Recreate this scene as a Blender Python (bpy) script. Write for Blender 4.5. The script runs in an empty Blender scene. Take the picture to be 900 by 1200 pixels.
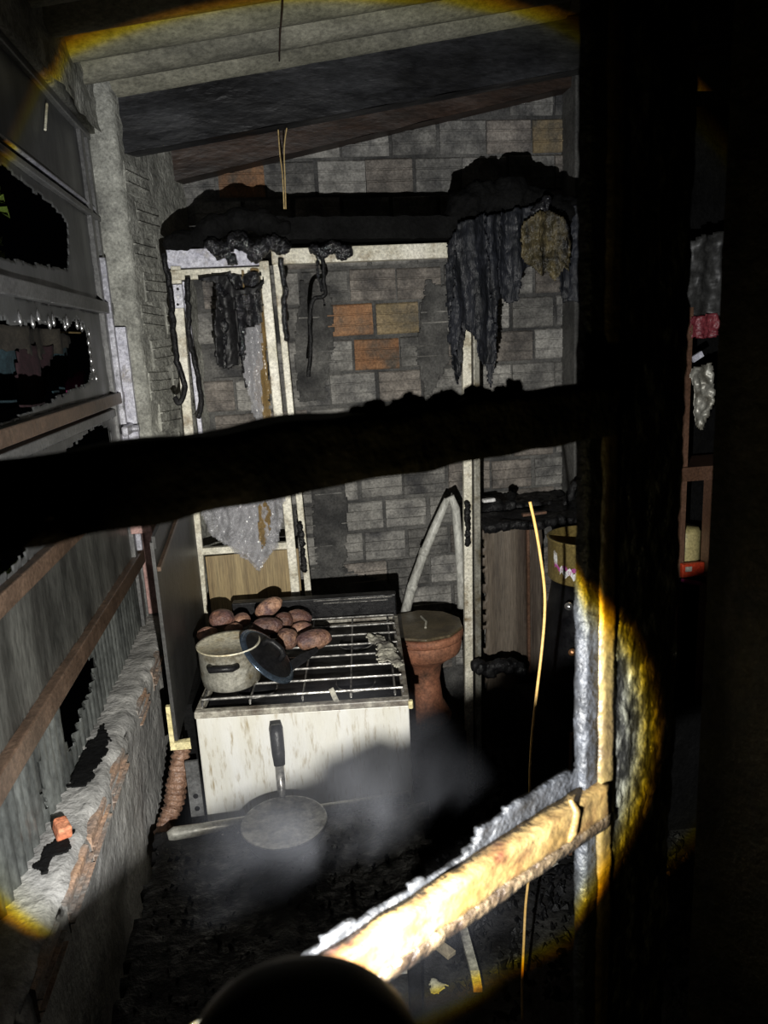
import bpy, bmesh, math, random
from mathutils import Vector, Matrix, noise, Euler
random.seed(7)
S = bpy.context.scene
COL = S.collection

# ---------------------------------------------------------------- camera
FPX = 880.0                      # focal length in pixels of the 900x1200 frame
H = 1.72                         # eye height
def _axes(vpy=(320, 405), vpz=(665, 4570)):
    y = Vector((vpy[0]-450, vpy[1]-600, FPX)).normalized()
    d = Vector((vpz[0]-450, vpz[1]-600, FPX)).normalized()
    d = (d - y*d.dot(y)).normalized()
    z = -d
    return y.cross(z), y, z
AX, AY, AZ = _axes()
C0 = Vector((0, 0, H))
cam = bpy.data.objects.new('camera', bpy.data.cameras.new('camera'))
COL.objects.link(cam)
right = Vector((AX.x, AY.x, AZ.x)); up = -Vector((AX.y, AY.y, AZ.y)); back = -Vector((AX.z, AY.z, AZ.z))
m = Matrix((right, up, back)).transposed().to_4x4(); m.translation = C0
cam.matrix_world = m
cam.data.lens = FPX/1200*36; cam.data.sensor_width = 36; cam.data.clip_start = .01
cam.data.dof.use_dof = True; cam.data.dof.focus_distance = 2.0; cam.data.dof.aperture_fstop = 9
S.camera = cam

def ray(px, py):
    c = Vector(((px-450)/FPX, (py-600)/FPX, 1))
    return Vector((AX.dot(c), AY.dot(c), AZ.dot(c)))
def at(px, py, Y):               # the point that stands at depth Y in the room
    r = ray(px, py); return C0 + r*(Y/r.y)
def atx(px, py, X):
    r = ray(px, py); return C0 + r*(X/r.x)
def atz(px, py, Z):
    r = ray(px, py); return C0 + r*((Z-H)/r.z)

# ---------------------------------------------------------------- world, light, exposure
w = bpy.data.worlds.new('night'); S.world = w; w.use_nodes = True
w.node_tree.nodes['Background'].inputs[0].default_value = (.35, .4, .5, 1)
w.node_tree.nodes['Background'].inputs[1].default_value = .0006
S.view_settings.view_transform = 'Standard'; S.view_settings.look = 'None'
S.view_settings.exposure = 0; S.view_settings.gamma = 1; S.view_settings.use_curve_mapping = False

LAMP = Vector((-.008, .249, 1.4055))        # front of the hand torch
LAXIS = Vector((.066, 1, -.118)).normalized()
ld = bpy.data.lights.new('torch_beam', 'SPOT'); lo = bpy.data.objects.new('torch_beam', ld); COL.objects.link(lo)
ld.energy = 165; ld.spot_size = math.radians(150); ld.spot_blend = .1; ld.shadow_soft_size = .0055
lo.location = LAMP + LAXIS*.012
lo.rotation_euler = LAXIS.to_track_quat('-Z', 'Y').to_euler()
ld.use_nodes = True
nt = ld.node_tree; nt.nodes.clear()
tc = nt.nodes.new('ShaderNodeTexCoord'); sp = nt.nodes.new('ShaderNodeSeparateXYZ')
ab = nt.nodes.new('ShaderNodeMath'); ab.operation = 'ABSOLUTE'
ac = nt.nodes.new('ShaderNodeMath'); ac.operation = 'ARCCOSINE'
dv = nt.nodes.new('ShaderNodeMath'); dv.operation = 'DIVIDE'; dv.inputs[1].default_value = math.pi/2
rp = nt.nodes.new('ShaderNodeValToRGB'); em = nt.nodes.new('ShaderNodeEmission'); ou = nt.nodes.new('ShaderNodeOutputLight')
nt.links.new(tc.outputs['Normal'], sp.inputs[0]); nt.links.new(sp.outputs['Z'], ab.inputs[0])
nt.links.new(ab.outputs[0], ac.inputs[0]); nt.links.new(ac.outputs[0], dv.inputs[0])
nt.links.new(dv.outputs[0], rp.inputs[0]); nt.links.new(rp.outputs[0], em.inputs[0]); nt.links.new(em.outputs[0], ou.inputs[0])
cr = rp.color_ramp
EDGE = 38.9
stops = [(0, (1, .97, .90)), (15, (1, .97, .90)), (26, (.84, .83, .80)), (36, (.68, .68, .68)), (EDGE-1.0, (.62, .62, .52)),
         (EDGE-.55, (.95, .75, .02)), (EDGE, (.55, .22, .0)), (EDGE+.45, (.0030, .0026, .0011)), (55, (.0027, .0023, .001)), (75, (.0004, .0003, .0002))]
while len(cr.elements) < len(stops): cr.elements.new(.5)
for e, (a, c) in zip(cr.elements, stops): e.position = a/90; e.color = (*c, 1)

# ---------------------------------------------------------------- materials
MATS = {}
def mat(name, c1, c2=None, scale=6, rough=.6, rough2=None, metal=0, bump=.3, bscale=40, stretch=(1, 1, 1), soot=0, sootscale=3,
        sootcol=(.012, .012, .013), rnd=0, lo_=.35, hi=.65, spec=.5, grit=.4, gscale=110):
    if name in MATS: return MATS[name]
    c2 = c2 or c1
    M = bpy.data.materials.new(name); M.use_nodes = True; MATS[name] = M
    n = M.node_tree.nodes; L = M.node_tree.links; b = n['Principled BSDF']
    t = n.new('ShaderNodeTexCoord'); mp = n.new('ShaderNodeMapping'); mp.inputs['Scale'].default_value = stretch
    L.new(t.outputs['Object'], mp.inputs[0])
    vec = mp.outputs[0]
    oi = n.new('ShaderNodeObjectInfo')
    ad = n.new('ShaderNodeVectorMath'); ad.operation = 'MULTIPLY_ADD'
    L.new(oi.outputs['Random'], ad.inputs[0]); ad.inputs[1].default_value = (13, 17, 11); L.new(vec, ad.inputs[2]); vec = ad.outputs[0]
    def noi(sc, det=6, ro=.6):
        x = n.new('ShaderNodeTexNoise'); x.inputs['Scale'].default_value = sc; x.inputs['Detail'].default_value = det
        x.inputs['Roughness'].default_value = ro; L.new(vec, x.inputs['Vector']); return x
    n1 = noi(scale); r1 = n.new('ShaderNodeValToRGB')
    r1.color_ramp.elements[0].position = lo_; r1.color_ramp.elements[1].position = hi
    r1.color_ramp.elements[0].color = (*c1, 1); r1.color_ramp.elements[1].color = (*c2, 1)
    L.new(n1.outputs['Fac'], r1.inputs[0]); col = r1.outputs[0]
    if soot:
        n2 = noi(sootscale, 8, .65); r2 = n.new('ShaderNodeValToRGB')
        r2.color_ramp.elements[0].position = max(0, soot-.1); r2.color_ramp.elements[1].position = min(1, soot+.1)
        L.new(n2.outputs['Fac'], r2.inputs[0])
        mx = n.new('ShaderNodeMix'); mx.data_type = 'RGBA'
        L.new(r2.outputs[0], mx.inputs[0]); mx.inputs[6].default_value = (*sootcol, 1); L.new(col, mx.inputs[7]); col = mx.outputs[2]
    if rnd:
        hs = n.new('ShaderNodeHueSaturation'); mr = n.new('ShaderNodeMapRange')
        mr.inputs[3].default_value = 1-rnd; mr.inputs[4].default_value = 1+rnd
        L.new(oi.outputs['Random'], mr.inputs[0]); L.new(mr.outputs[0], hs.inputs['Value']); L.new(col, hs.inputs['Color']); col = hs.outputs[0]
    if grit:
        ng = noi(gscale, 3, .7); mr = n.new('ShaderNodeMapRange'); mr.inputs[1].default_value = .3; mr.inputs[2].default_value = .7
        mr.inputs[3].default_value = 1-grit; mr.inputs[4].default_value = 1+grit
        L.new(ng.outputs['Fac'], mr.inputs[0])
        hs = n.new('ShaderNodeHueSaturation'); L.new(mr.outputs[0], hs.inputs['Value']); L.new(col, hs.inputs['Color']); col = hs.outputs[0]
    L.new(col, b.inputs['Base Color'])
    b.inputs['Metallic'].default_value = metal; b.inputs['Specular IOR Level'].default_value = spec
    if rough2 is None: b.inputs['Roughness'].default_value = rough
    else:
        n3 = noi(scale*2.3); mr = n.new('ShaderNodeMapRange'); mr.inputs[1].default_value = .35; mr.inputs[2].default_value = .65
        mr.inputs[3].default_value = rough; mr.inputs[4].default_value = rough2
        L.new(n3.outputs['Fac'], mr.inputs[0]); L.new(mr.outputs[0], b.inputs['Roughness'])
    if bump:
        n4 = noi(bscale, 4); bp = n.new('ShaderNodeBump'); bp.inputs['Strength'].default_value = bump; bp.inputs['Distance'].default_value = .01
        L.new(n4.outputs['Fac'], bp.inputs['Height']); L.new(bp.outputs[0], b.inputs['Normal'])
    return M
mat('brick_sooty', (.16, .156, .148), (.38, .37, .345), 14, .85, bump=.6, bscale=60, soot=.44, sootscale=6, sootcol=(.07, .07, .072), rnd=.35)
mat('brick_orange', (.26, .125, .06), (.38, .21, .11), 8, .85, bump=.5, bscale=60, soot=.45, sootscale=9, sootcol=(.12, .10, .08), rnd=.15)
mat('brick_warm', (.165, .148, .132), (.35, .315, .28), 14, .85, bump=.6, bscale=60, soot=.45, sootscale=6, sootcol=(.075, .07, .068), rnd=.3)
mat('brick_buff', (.26, .20, .11), (.36, .28, .17), 8, .85, bump=.5, bscale=60, soot=.45, sootscale=9, sootcol=(.12, .11, .09), rnd=.15)
mat('brick_worn', (.26, .20, .165), (.42, .26, .16), 14, .85, bump=.6, bscale=50, soot=.47, sootscale=12, sootcol=(.24, .23, .21))
mat('pan_steel', (.006, .006, .006), (.02, .02, .02), 8, .3, .5, bump=.1, spec=.4)
mat('brick_red', (.5, .14, .06), (.6, .25, .13), 20, .8, bump=.5, bscale=60)
mat('mortar', (.07, .07, .07), (.17, .167, .158), 5, .9, bump=.7, bscale=50, soot=.42, sootscale=2.5, sootcol=(.025, .025, .026))
mat('concrete', (.22, .22, .195), (.46, .46, .41), 14, .85, bump=.9, bscale=45, soot=.36, sootscale=6, sootcol=(.10, .10, .095))
mat('plaster', (.25, .245, .23), (.44, .43, .40), 9, .8, bump=.9, bscale=30, soot=.38, sootscale=5, sootcol=(.20, .195, .185), grit=.25)
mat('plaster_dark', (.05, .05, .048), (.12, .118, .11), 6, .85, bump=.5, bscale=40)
mat('roof_sheet', (.15, .145, .11), (.27, .26, .20), 8, .9, bump=.35, bscale=70, stretch=(.6, 1, 1), soot=.37, sootscale=3, sootcol=(.05, .05, .042))
mat('beam_char', (.010, .010, .011), (.034, .035, .038), 10, .30, .6, bump=.5, bscale=25, stretch=(.3, 1, 1), spec=.35)
mat('beam_brown', (.022, .014, .010), (.06, .035, .024), 10, .55, bump=.5, bscale=25, stretch=(.3, 1, 1), soot=.4, sootscale=2)
mat('char', (.003, .003, .0035), (.010, .010, .011), 18, .35, .8, bump=1, bscale=45, spec=.35)
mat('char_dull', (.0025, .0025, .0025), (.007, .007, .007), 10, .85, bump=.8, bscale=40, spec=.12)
mat('melt', (.006, .007, .009), (.020, .022, .029), 12, .4, .65, bump=.8, bscale=35, stretch=(1.8, 1, .5), spec=.35)
mat('melt_gloss', (.005, .005, .006), (.022, .022, .026), 22, .06, .3, bump=1, bscale=70, spec=.8)
mat('melt_brown', (.05, .042, .02), (.15, .12, .06), 30, .2, .5, bump=1, bscale=60, stretch=(2, 1, .6), soot=.47, sootscale=14)
mat('floor_ash', (.008, .008, .008), (.035, .034, .033), 7, .3, .8, bump=1, bscale=40)
mat('cream_metal', (.58, .55, .43), (.84, .81, .70), 9, .45, bump=.2, bscale=30, soot=.38, sootscale=16, sootcol=(.22, .16, .08))
mat('lilac_metal', (.42, .42, .50), (.66, .66, .74), 30, .4, bump=.4, bscale=40, soot=.33, sootscale=14, sootcol=(.2, .16, .1))
mat('alu_grey', (.10, .10, .10), (.17, .17, .165), 5, .4, metal=.2, bump=.1, bscale=30, soot=.33, sootscale=3, sootcol=(.06, .06, .06))
mat('alu_pale', (.35, .35, .40), (.55, .55, .60), 12, .4, metal=.3, bump=.2, bscale=30, soot=.40, sootscale=18, sootcol=(.15, .15, .16))
mat('pane_grey', (.045, .046, .046), (.09, .092, .09), 3, .32, .5, metal=.0, bump=.12, bscale=14, stretch=(1, 1, .35), soot=.35, sootscale=4, sootcol=(.028, .028, .028), grit=.2)
mat('pane_streak', (.035, .035, .031), (.13, .13, .115), 9, .45, bump=.25, bscale=20, stretch=(1, 1, .25), soot=.42, sootscale=7, sootcol=(.035, .034, .03))
mat('tin', (.05, .053, .05), (.15, .158, .147), 10, .4, metal=.3, bump=.2, bscale=30, stretch=(1, 1, .3))
mat('brown_rail', (.07, .045, .03), (.14, .09, .06), 8, .4, bump=.2, bscale=30)
mat('rust_metal', (.30, .17, .15), (.45, .28, .25), 20, .6, bump=.4, bscale=40)
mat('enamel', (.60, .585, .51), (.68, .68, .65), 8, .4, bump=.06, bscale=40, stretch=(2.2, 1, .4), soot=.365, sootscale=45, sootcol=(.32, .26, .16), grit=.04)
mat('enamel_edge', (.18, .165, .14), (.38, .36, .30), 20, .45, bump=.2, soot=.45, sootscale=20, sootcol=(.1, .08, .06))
mat('stove_black', (.004, .004, .005), (.010, .010, .011), 12, .3, .6, bump=.2, bscale=40, spec=.3)
mat('grate_wire', (.18, .175, .165), (.34, .33, .31), 40, .35, metal=.6, bump=.2, soot=.42, sootscale=40, sootcol=(.06, .06, .06))
mat('aluminium', (.20, .195, .165), (.38, .37, .32), 10, .4, metal=.3, bump=.2, bscale=30, soot=.44, sootscale=14, sootcol=(.12, .10, .06))
mat('pot_inside', (.55, .50, .35), (.75, .72, .6), 10, .5, metal=.2, bump=.1, soot=.38, sootscale=14, sootcol=(.35, .24, .08))
mat('steel_blue', (.05, .08, .15), (.20, .26, .32), 4, .2, metal=.8, bump=.05)
mat('black_plastic', (.008, .008, .009), (.016, .016, .017), 20, .4, bump=.3, spec=.2)
mat('potato', (.20, .095, .065), (.38, .22, .14), 9, .5, bump=1, bscale=60, soot=.48, sootscale=22, sootcol=(.11, .062, .06), rnd=.3)
mat('terracotta', (.26, .10, .055), (.36, .16, .09), 8, .7, bump=.3, soot=.42, sootscale=7, sootcol=(.06, .035, .025))
mat('lid_brown', (.07, .055, .03), (.14, .11, .065), 6, .3, .5, bump=.15, soot=.36, sootscale=8, sootcol=(.03, .025, .02))
mat('pipe_white', (.42, .42, .39), (.58, .58, .54), 8, .45, bump=.3, bscale=18, stretch=(1, 1, .4), soot=.35, sootscale=10, sootcol=(.2, .19, .17))
mat('wood_panel', (.20, .14, .065), (.34, .26, .13), 10, .5, bump=.15, bscale=30, stretch=(3, 1, .12), soot=.36, sootscale=6, sootcol=(.12, .085, .04))
mat('board_grey', (.10, .08, .06), (.19, .155, .12), 6, .6, bump=.3, bscale=20, stretch=(2.5, 1, .15), soot=.38, sootscale=3, sootcol=(.05, .035, .03))
mat('gold_pot', (.26, .19, .06), (.36, .28, .11), 8, .35, metal=.4, bump=.08, soot=.33, sootscale=6, sootcol=(.1, .07, .03))
mat('white_paint', (.7, .7, .7), (.8, .8, .8), 8, .5, bump=.1)
mat('magenta', (.35, .06, .25), (.5, .1, .35), 8, .5, bump=.1)
mat('chrome', (.6, .6, .6), (.7, .7, .7), 8, .2, metal=.9, bump=0, grit=0)
mat('copper', (.45, .22, .10), (.6, .32, .16), 30, .3, metal=.6, bump=.4, bscale=60)
mat('hose', (.13, .07, .045), (.30, .18, .12), 40, .35, bump=.8, bscale=60)
mat('orange_wire', (.75, .45, .12), (.85, .58, .25), 8, .45, bump=.1, grit=.2)
mat('tan_wire', (.45, .32, .14), (.55, .42, .2), 8, .5, bump=.1)
mat('frame_yellow', (.055, .036, .009), (.12, .088, .030), 12, .5, bump=.5, bscale=45, soot=.44, sootscale=14, sootcol=(.035, .022, .012))
mat('frame_white', (.080, .045, .010), (.17, .120, .048), 12, .5, bump=.5, bscale=45, soot=.42, sootscale=22, sootcol=(.040, .013, .005))
mat('bar_rust', (.035, .022, .010), (.085, .062, .035), 30, .5, bump=1, bscale=60, soot=.47, sootscale=30, sootcol=(.012, .007, .004))
mat('frame_grey', (.007, .0075, .0085), (.022, .024, .028), 40, .55, bump=1, bscale=60)
mat('bar_char', (.012, .011, .009), (.035, .03, .018), 14, .7, bump=1, bscale=45, spec=.2)
mat('blister', (.006, .006, .006), (.07, .07, .062), 38, .45, bump=1, bscale=45, stretch=(1.4, 1.4, .6), lo_=.5, hi=.64, spec=.4)
mat('torch_body', (.012, .011, .010), (.022, .02, .018), 8, .45, bump=.05, grit=.1)
mat('foam', (.55, .47, .22), (.7, .62, .35), 20, .7, bump=.6)
mat('blue_cloth', (.012, .03, .038), (.02, .045, .055), 8, .9, bump=.3)
mat('maroon_cloth', (.016, .005, .007), (.025, .008, .011), 8, .9, bump=.3)
mat('tan_cloth', (.025, .021, .016), (.04, .034, .024), 8, .9, bump=.3)
mat('pink_cloth', (.35, .03, .16), (.5, .06, .24), 8, .9, bump=.2)
mat('leaf', (.10, .16, .02), (.2, .28, .05), 8, .5, bump=.1)
mat('dark_panel', (.022, .022, .021), (.05, .05, .048), 5, .45, bump=.2, bscale=20, soot=.3, sootscale=8)
mat('pale_wood', (.3, .25, .16), (.5, .42, .28), 8, .6, bump=.3, stretch=(1, .3, 1))
mat('paper', (.35, .34, .28), (.5, .48, .4), 15, .7, bump=.3, soot=.42, sootscale=15, sootcol=(.12, .11, .1))
mat('red_pack', (.55, .05, .02), (.65, .09, .03), 8, .4, bump=.1)
mat('crimson_pack', (.14, .02, .03), (.25, .05, .06), 14, .4, bump=.5)
mat('brown_wood', (.09, .045, .025), (.15, .08, .05), 8, .5, bump=.2)
mat('yellow_jar', (.40, .34, .14), (.5, .43, .2), 8, .4, bump=.1)

def film(name, tint, alpha, rough=.15):
    M = bpy.data.materials.new(name); M.use_nodes = True; MATS[name] = M
    n = M.node_tree.nodes; L = M.node_tree.links; b = n['Principled BSDF']
    b.inputs['Base Color'].default_value = (*tint, 1); b.inputs['Roughness'].default_value = rough
    tr = n.new('ShaderNodeBsdfTransparent'); mx = n.new('ShaderNodeMixShader')
    no = n.new('ShaderNodeTexNoise'); no.inputs['Scale'].default_value = 30; no.inputs['Detail'].default_value = 5
    mr = n.new('ShaderNodeMapRange'); mr.inputs[1].default_value = .35; mr.inputs[2].default_value = .65
    mr.inputs[3].default_value = max(0, alpha-.25); mr.inputs[4].default_value = min(1, alpha+.25)
    L.new(no.outputs['Fac'], mr.inputs[0]); L.new(mr.outputs[0], mx.inputs[0])
    L.new(tr.outputs[0], mx.inputs[1]); L.new(b.outputs[0], mx.inputs[2]); L.new(mx.outputs[0], n['Material Output'].inputs[0])
    bp = n.new('ShaderNodeBump'); bp.inputs['Strength'].default_value = .2; L.new(no.outputs['Fac'], bp.inputs['Height']); L.new(bp.outputs[0], b.inputs['Normal'])
film('clear_film', (.50, .50, .53), .36, .06)
film('amber_film', (.30, .20, .08), .6, .2)

# ---------------------------------------------------------------- helpers
def tag(o, label=None, cat=None, group=None, kind=None):
    if label: o['label'] = label
    if cat: o['category'] = cat
    if group: o['group'] = group
    if kind: o['kind'] = kind
    return o
def thing(name, loc, label=None, cat=None, group=None, rz=0, kind=None):
    o = bpy.data.objects.new(name, None); COL.objects.link(o); o.empty_display_size = .05
    o.location = loc; o.rotation_euler = (0, 0, rz)
    return tag(o, label, cat, group, kind)
def wm(o):
    M = Matrix.Translation(o.location) @ o.rotation_euler.to_matrix().to_4x4()
    return wm(o.parent) @ M if o.parent else M

class MB:
    def __init__(s): s.v = []; s.f = []
    def add(s, vs, fs):
        k = len(s.v); s.v += [Vector(v) for v in vs]; s.f += [tuple(i+k for i in f) for f in fs]; return s
    def box(s, c, d, M=None):
        x, y, z = (q/2 for q in d)
        vs = [Vector((a*x, b*y, e*z)) for a in (-1, 1) for b in (-1, 1) for e in (-1, 1)]
        if M: vs = [M @ v for v in vs]
        c = Vector(c)
        return s.add([v+c for v in vs], [(0, 1, 3, 2), (4, 6, 7, 5), (0, 4, 5, 1), (2, 3, 7, 6), (0, 2, 6, 4), (1, 5, 7, 3)])
    def box2(s, a, b):
        a, b = Vector(a), Vector(b); return s.box((a+b)/2, [abs(q) for q in (b-a)])
    def beam(s, p0, p1, wid, dep, upv=(0, 0, 1)):      # box along p0->p1; wid across, dep along the third axis
        p0, p1 = Vector(p0), Vector(p1); d = (p1-p0); L = d.length; d.normalize()
        a = d.cross(Vector(upv));
        if a.length < 1e-4: a = d.cross(Vector((0, 1, 0)))
        a.normalize(); b = a.cross(d)
        M = Matrix((d, a, b)).transposed()
        return s.box((p0+p1)/2, (L, dep, wid), M)
    def tube(s, pts, r, n=8, cap=True):
        pts = [Vector(p) for p in pts]; rs = r if isinstance(r, (list, tuple)) else [r]*len(pts)
        vs = []; fs = []; prev = None
        for i, p in enumerate(pts):
            d = (pts[min(i+1, len(pts)-1)]-pts[max(i-1, 0)]).normalized()
            a = prev - d*prev.dot(d) if prev else d.cross(Vector((.31, .2, .93)))
            if a.length < 1e-4: a = d.cross(Vector((1, 0, 0)))
            a.normalize(); prev = a; b = d.cross(a)
            for k in range(n):
                t = 2*math.pi*k/n; vs.append(p+(a*math.cos(t)+b*math.sin(t))*rs[i])
        for i in range(len(pts)-1):
            for k in range(n):
                fs.append((i*n+k, i*n+(k+1) % n, (i+1)*n+(k+1) % n, (i+1)*n+k))
        if cap: fs += [tuple(range(n-1, -1, -1)), tuple((len(pts)-1)*n+k for k in range(n))]
        return s.add(vs, fs)
    def lathe(s, prof, n=40, M=None, c=(0, 0, 0)):      # prof: (r, z)
        vs = []; fs = []; c = Vector(c)
        for r, z in prof:
            for k in range(n):
                t = 2*math.pi*k/n; v = Vector((r*math.cos(t), r*math.sin(t), z)); vs.append((M @ v if M else v)+c)
        for i in range(len(prof)-1):
            for k in range(n): fs.append((i*n+k, i*n+(k+1) % n, (i+1)*n+(k+1) % n, (i+1)*n+k))
        if prof[0][0] > 1e-5: fs.append(tuple(range(n-1, -1, -1)))
        if prof[-1][0] > 1e-5: fs.append(tuple((len(prof)-1)*n+k for k in range(n)))
        return s.add(vs, fs)
    def disp(s, amp, sc, seed=0):
        o = Vector((seed*7.3, seed*3.1, seed*1.7))
        s.v = [v + Vector(noise.noise_vector((v+o)*sc))*amp for v in s.v]; return s
    def build(s, name, m_, parent=None, local=False, smooth=False, bev=0, mods=None):
        me = bpy.data.meshes.new(name)
        vs = s.v; org = Vector((0, 0, 0))
        if parent is not None and not local:
            I = wm(parent).inverted(); vs = [I @ v for v in vs]
        elif parent is None:
            xs = [v.x for v in vs]; ys = [v.y for v in vs]; zs = [v.z for v in vs]
            org = Vector(((min(xs)+max(xs))/2, (min(ys)+max(ys))/2, min(zs))); vs = [v-org for v in vs]
        me.from_pydata([tuple(v) for v in vs], [], s.f); me.update()
        me.materials.append(MATS[m_] if isinstance(m_, str) else m_)
        bmm = bmesh.new(); bmm.from_mesh(me); bmesh.ops.recalc_face_normals(bmm, faces=bmm.faces); bmm.to_mesh(me); bmm.free()
        if smooth:
            for p in me.polygons: p.use_smooth = True
        o = bpy.data.objects.new(name, me); COL.objects.link(o); o.location = org
        if parent is not None: o.parent = parent
        if bev:
            b = o.modifiers.new('bevel', 'BEVEL'); b.width = bev; b.segments = 2; b.limit_method = 'ANGLE'
        return o

def inside(p, poly):
    x, y = p; c = False; j = len(poly)-1
    for i in range(len(poly)):
        xi, yi = poly[i]; xj, yj = poly[j]
        if (yi > y) != (yj > y) and x < (xj-xi)*(y-yi)/(yj-yi)+xi: c = not c
        j = i
    return c
def sheet(name, poly, m_, parent=None, holes=(), cell=.006, thick=.002, fold=None, origin=(0, 0, 0), ux=(1, 0, 0), uy=(0, 0, 1), rag=.004, smooth=True, seed=0):
    """A sheet in the plane spanned by ux, uy with a ragged outline; fold(u,v) moves it along the normal."""
    ux, uy, origin = Vector(ux), Vector(uy), Vector(origin); nn = ux.cross(uy)
    us = [p[0] for p in poly]; vs_ = [p[1] for p in poly]
    u0, v0 = min(us), min(vs_); nu = int((max(us)-u0)/cell)+2; nv = int((max(vs_)-v0)/cell)+2
    mb = MB(); idx = {}
    def vid(i, j):
        if (i, j) not in idx:
            u, v = u0+(i-.5)*cell, v0+(j-.5)*cell
            h = fold(u, v) if fold else 0
            q = noise.noise_vector(Vector((u*60+seed, v*60, 1.3)))
            idx[(i, j)] = len(mb.v); mb.v.append(origin+ux*(u+q.x*cell*.5)+uy*(v+q.y*cell*.5)+nn*h)
        return idx[(i, j)]
    for i in range(nu):
        for j in range(nv):
            u, v = u0+i*cell, v0+j*cell
            q = noise.noise_vector(Vector((u*28+seed, v*28, 4.1)))*rag + noise.noise_vector(Vector((u*90, v*90+seed, 2.2)))*rag*.5
            p = (u+q.x, v+q.y)
            if inside(p, poly) if rag else True:
                if any(inside(p, h) for h in holes): continue
                mb.f.append((vid(i, j), vid(i+1, j), vid(i+1, j+1), vid(i, j+1)))
    o = mb.build(name, m_, parent, smooth=smooth)
    md = o.modifiers.new('thickness', 'SOLIDIFY'); md.thickness = thick; md.offset = 0
    return o
def pxpoly(pts, Y):                    # outline seen in the photo, put at depth Y -> (x, z)
    return [(p.x, p.z) for p in (at(x, y, Y) for x, y in pts)]
def folds(amp, fx, seed=0, crumple=0, cs=30):
    def f(u, v):
        a = amp*math.sin(u*fx+2.5*noise.noise(Vector((u*6+seed, v*3, 0))))
        a += crumple*(abs(noise.noise(Vector((u*cs+seed, v*cs*.6, 3))))+.6*abs(noise.noise(Vector((u*cs*2.3, v*cs*1.4+seed, 5)))))
        return a
    return f
def lump(name, balls, m_, parent=None, voxel=.008, amp=.02, size=.05, amp2=.006):
    bm = bmesh.new()
    I = wm(parent).inverted() if parent else Matrix.Identity(4)
    cs = [I @ Vector(b[0]) for b in balls]
    org = Vector((0, 0, 0))
    if not parent:
        org = sum(cs, Vector())/len(cs); org.z = min(c.z-b[1] for c, b in zip(cs, balls))
    for c, b in zip(cs, balls):
        r = b[1]; sc = b[2] if len(b) > 2 else (1, 1, 1)
        bmesh.ops.create_icosphere(bm, subdivisions=2, radius=1, matrix=Matrix.Translation(c-org) @ Matrix.Diagonal((r*sc[0], r*sc[1], r*sc[2], 1)))
    me = bpy.data.meshes.new(name); bm.to_mesh(me); bm.free(); me.materials.append(MATS[m_])
    o = bpy.data.objects.new(name, me); COL.objects.link(o); o.location = org
    if parent: o.parent = parent
    r = o.modifiers.new('merge', 'REMESH'); r.mode = 'VOXEL'; r.voxel_size = voxel; r.use_smooth_shade = True
    for a, sz in ((amp, size), (amp2, size/3.5)):
        t = bpy.data.textures.new(name, 'CLOUDS'); t.noise_scale = sz; t.noise_depth = 3
        d = o.modifiers.new('rough', 'DISPLACE'); d.texture = t; d.strength = a*2; d.texture_coords = 'GLOBAL'
    return o

# ================================================================= THE SETTING
# --- floor
mb = MB(); nx, ny = 90, 90; fx0, fx1, fy0, fy1 = -.45, 2.2, -.6, 3.05
for i in range(nx+1):
    for j in range(ny+1):
        x = fx0+(fx1-fx0)*i/nx; y = fy0+(fy1-fy0)*j/ny
        z = .035*abs(noise.noise(Vector((x*3, y*3, 0))))+.03*abs(noise.noise(Vector((x*11, y*11, 2))))
        mb.v.append(Vector((x, y, z if (y > .75) else 0)))
for i in range(nx):
    for j in range(ny): a = i*(ny+1)+j; mb.f.append((a, a+ny+1, a+ny+2, a+1))
floor = mb.build('floor', 'floor_ash', smooth=True)
tag(floor, 'black wet ash-covered floor of the burnt kitchen', 'floor', kind='structure')

# --- back wall: mortar backing and every hollow brick
BY = 3.0
def toplz(x): return 2.30+.198*(x+.3)
mb = MB()
mb.add([(-.45, BY, 0), (2.2, BY, 0), (2.2, BY, 2.95), (-.45, BY, 2.5), (-.45, BY+.14, 0), (2.2, BY+.14, 0), (2.2, BY+.14, 2.95), (-.45, BY+.14, 2.5)],
       [(0, 1, 2, 3), (5, 4, 7, 6), (0, 4, 5, 1), (1, 5, 6, 2), (2, 6, 7, 3), (3, 7, 4, 0)])
wall_back = tag(mb.build('wall_back', 'mortar'), 'sooty hollow clay brick wall at the back of the kitchen', 'wall', kind='structure')
BW, BH, PX, PZ = .172, .117, .184, .130
def brick_mesh(wid, m_):
    prof = []                                  # (depth towards viewer, z): ribbed face with two grooves
    h = BH/2; g = .010
    prof = [(0, -h), (.028, -h), (.034, -h+.005), (.034, -.024), (.042, -.022), (.042, -.018), (.034, -.017), (.034, .016), (.042, .018), (.042, .022), (.034, .023), (.034, h-.005), (.028, h), (0, h)]
    n = len(prof); vs = [(-wid/2, -d, z) for d, z in prof]+[(wid/2, -d, z) for d, z in prof]
    fs = [(i, i+1, n+i+1, n+i) for i in range(n-1)]+[tuple(range(n)), tuple(range(2*n-1, n-1, -1))]
    me = bpy.data.meshes.new('brick'); me.from_pydata(vs, [], fs); me.update(); me.materials.append(MATS[m_]); return me
BM = {}
def put_brick(parent, wpos, wid=BW, m_='brick_sooty', rz=0, rot=(0, 0)):
    k = (round(wid, 3), m_)
    if k not in BM: BM[k] = brick_mesh(wid, m_)
    o = bpy.data.objects.new('brick', BM[k]); COL.objects.link(o); o.parent = parent
    o.location = wm(parent).inverted() @ Vector(wpos); o.rotation_euler = (rot[0], rot[1], rz); return o
zc0 = at(445, 354, BY).z
oranges = [at(430, 373, BY), at(440, 404, BY), at(256, 222, BY), at(305, 218, BY)]; buffs = [at(470, 372, BY), at(645, 165, BY)]
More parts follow.
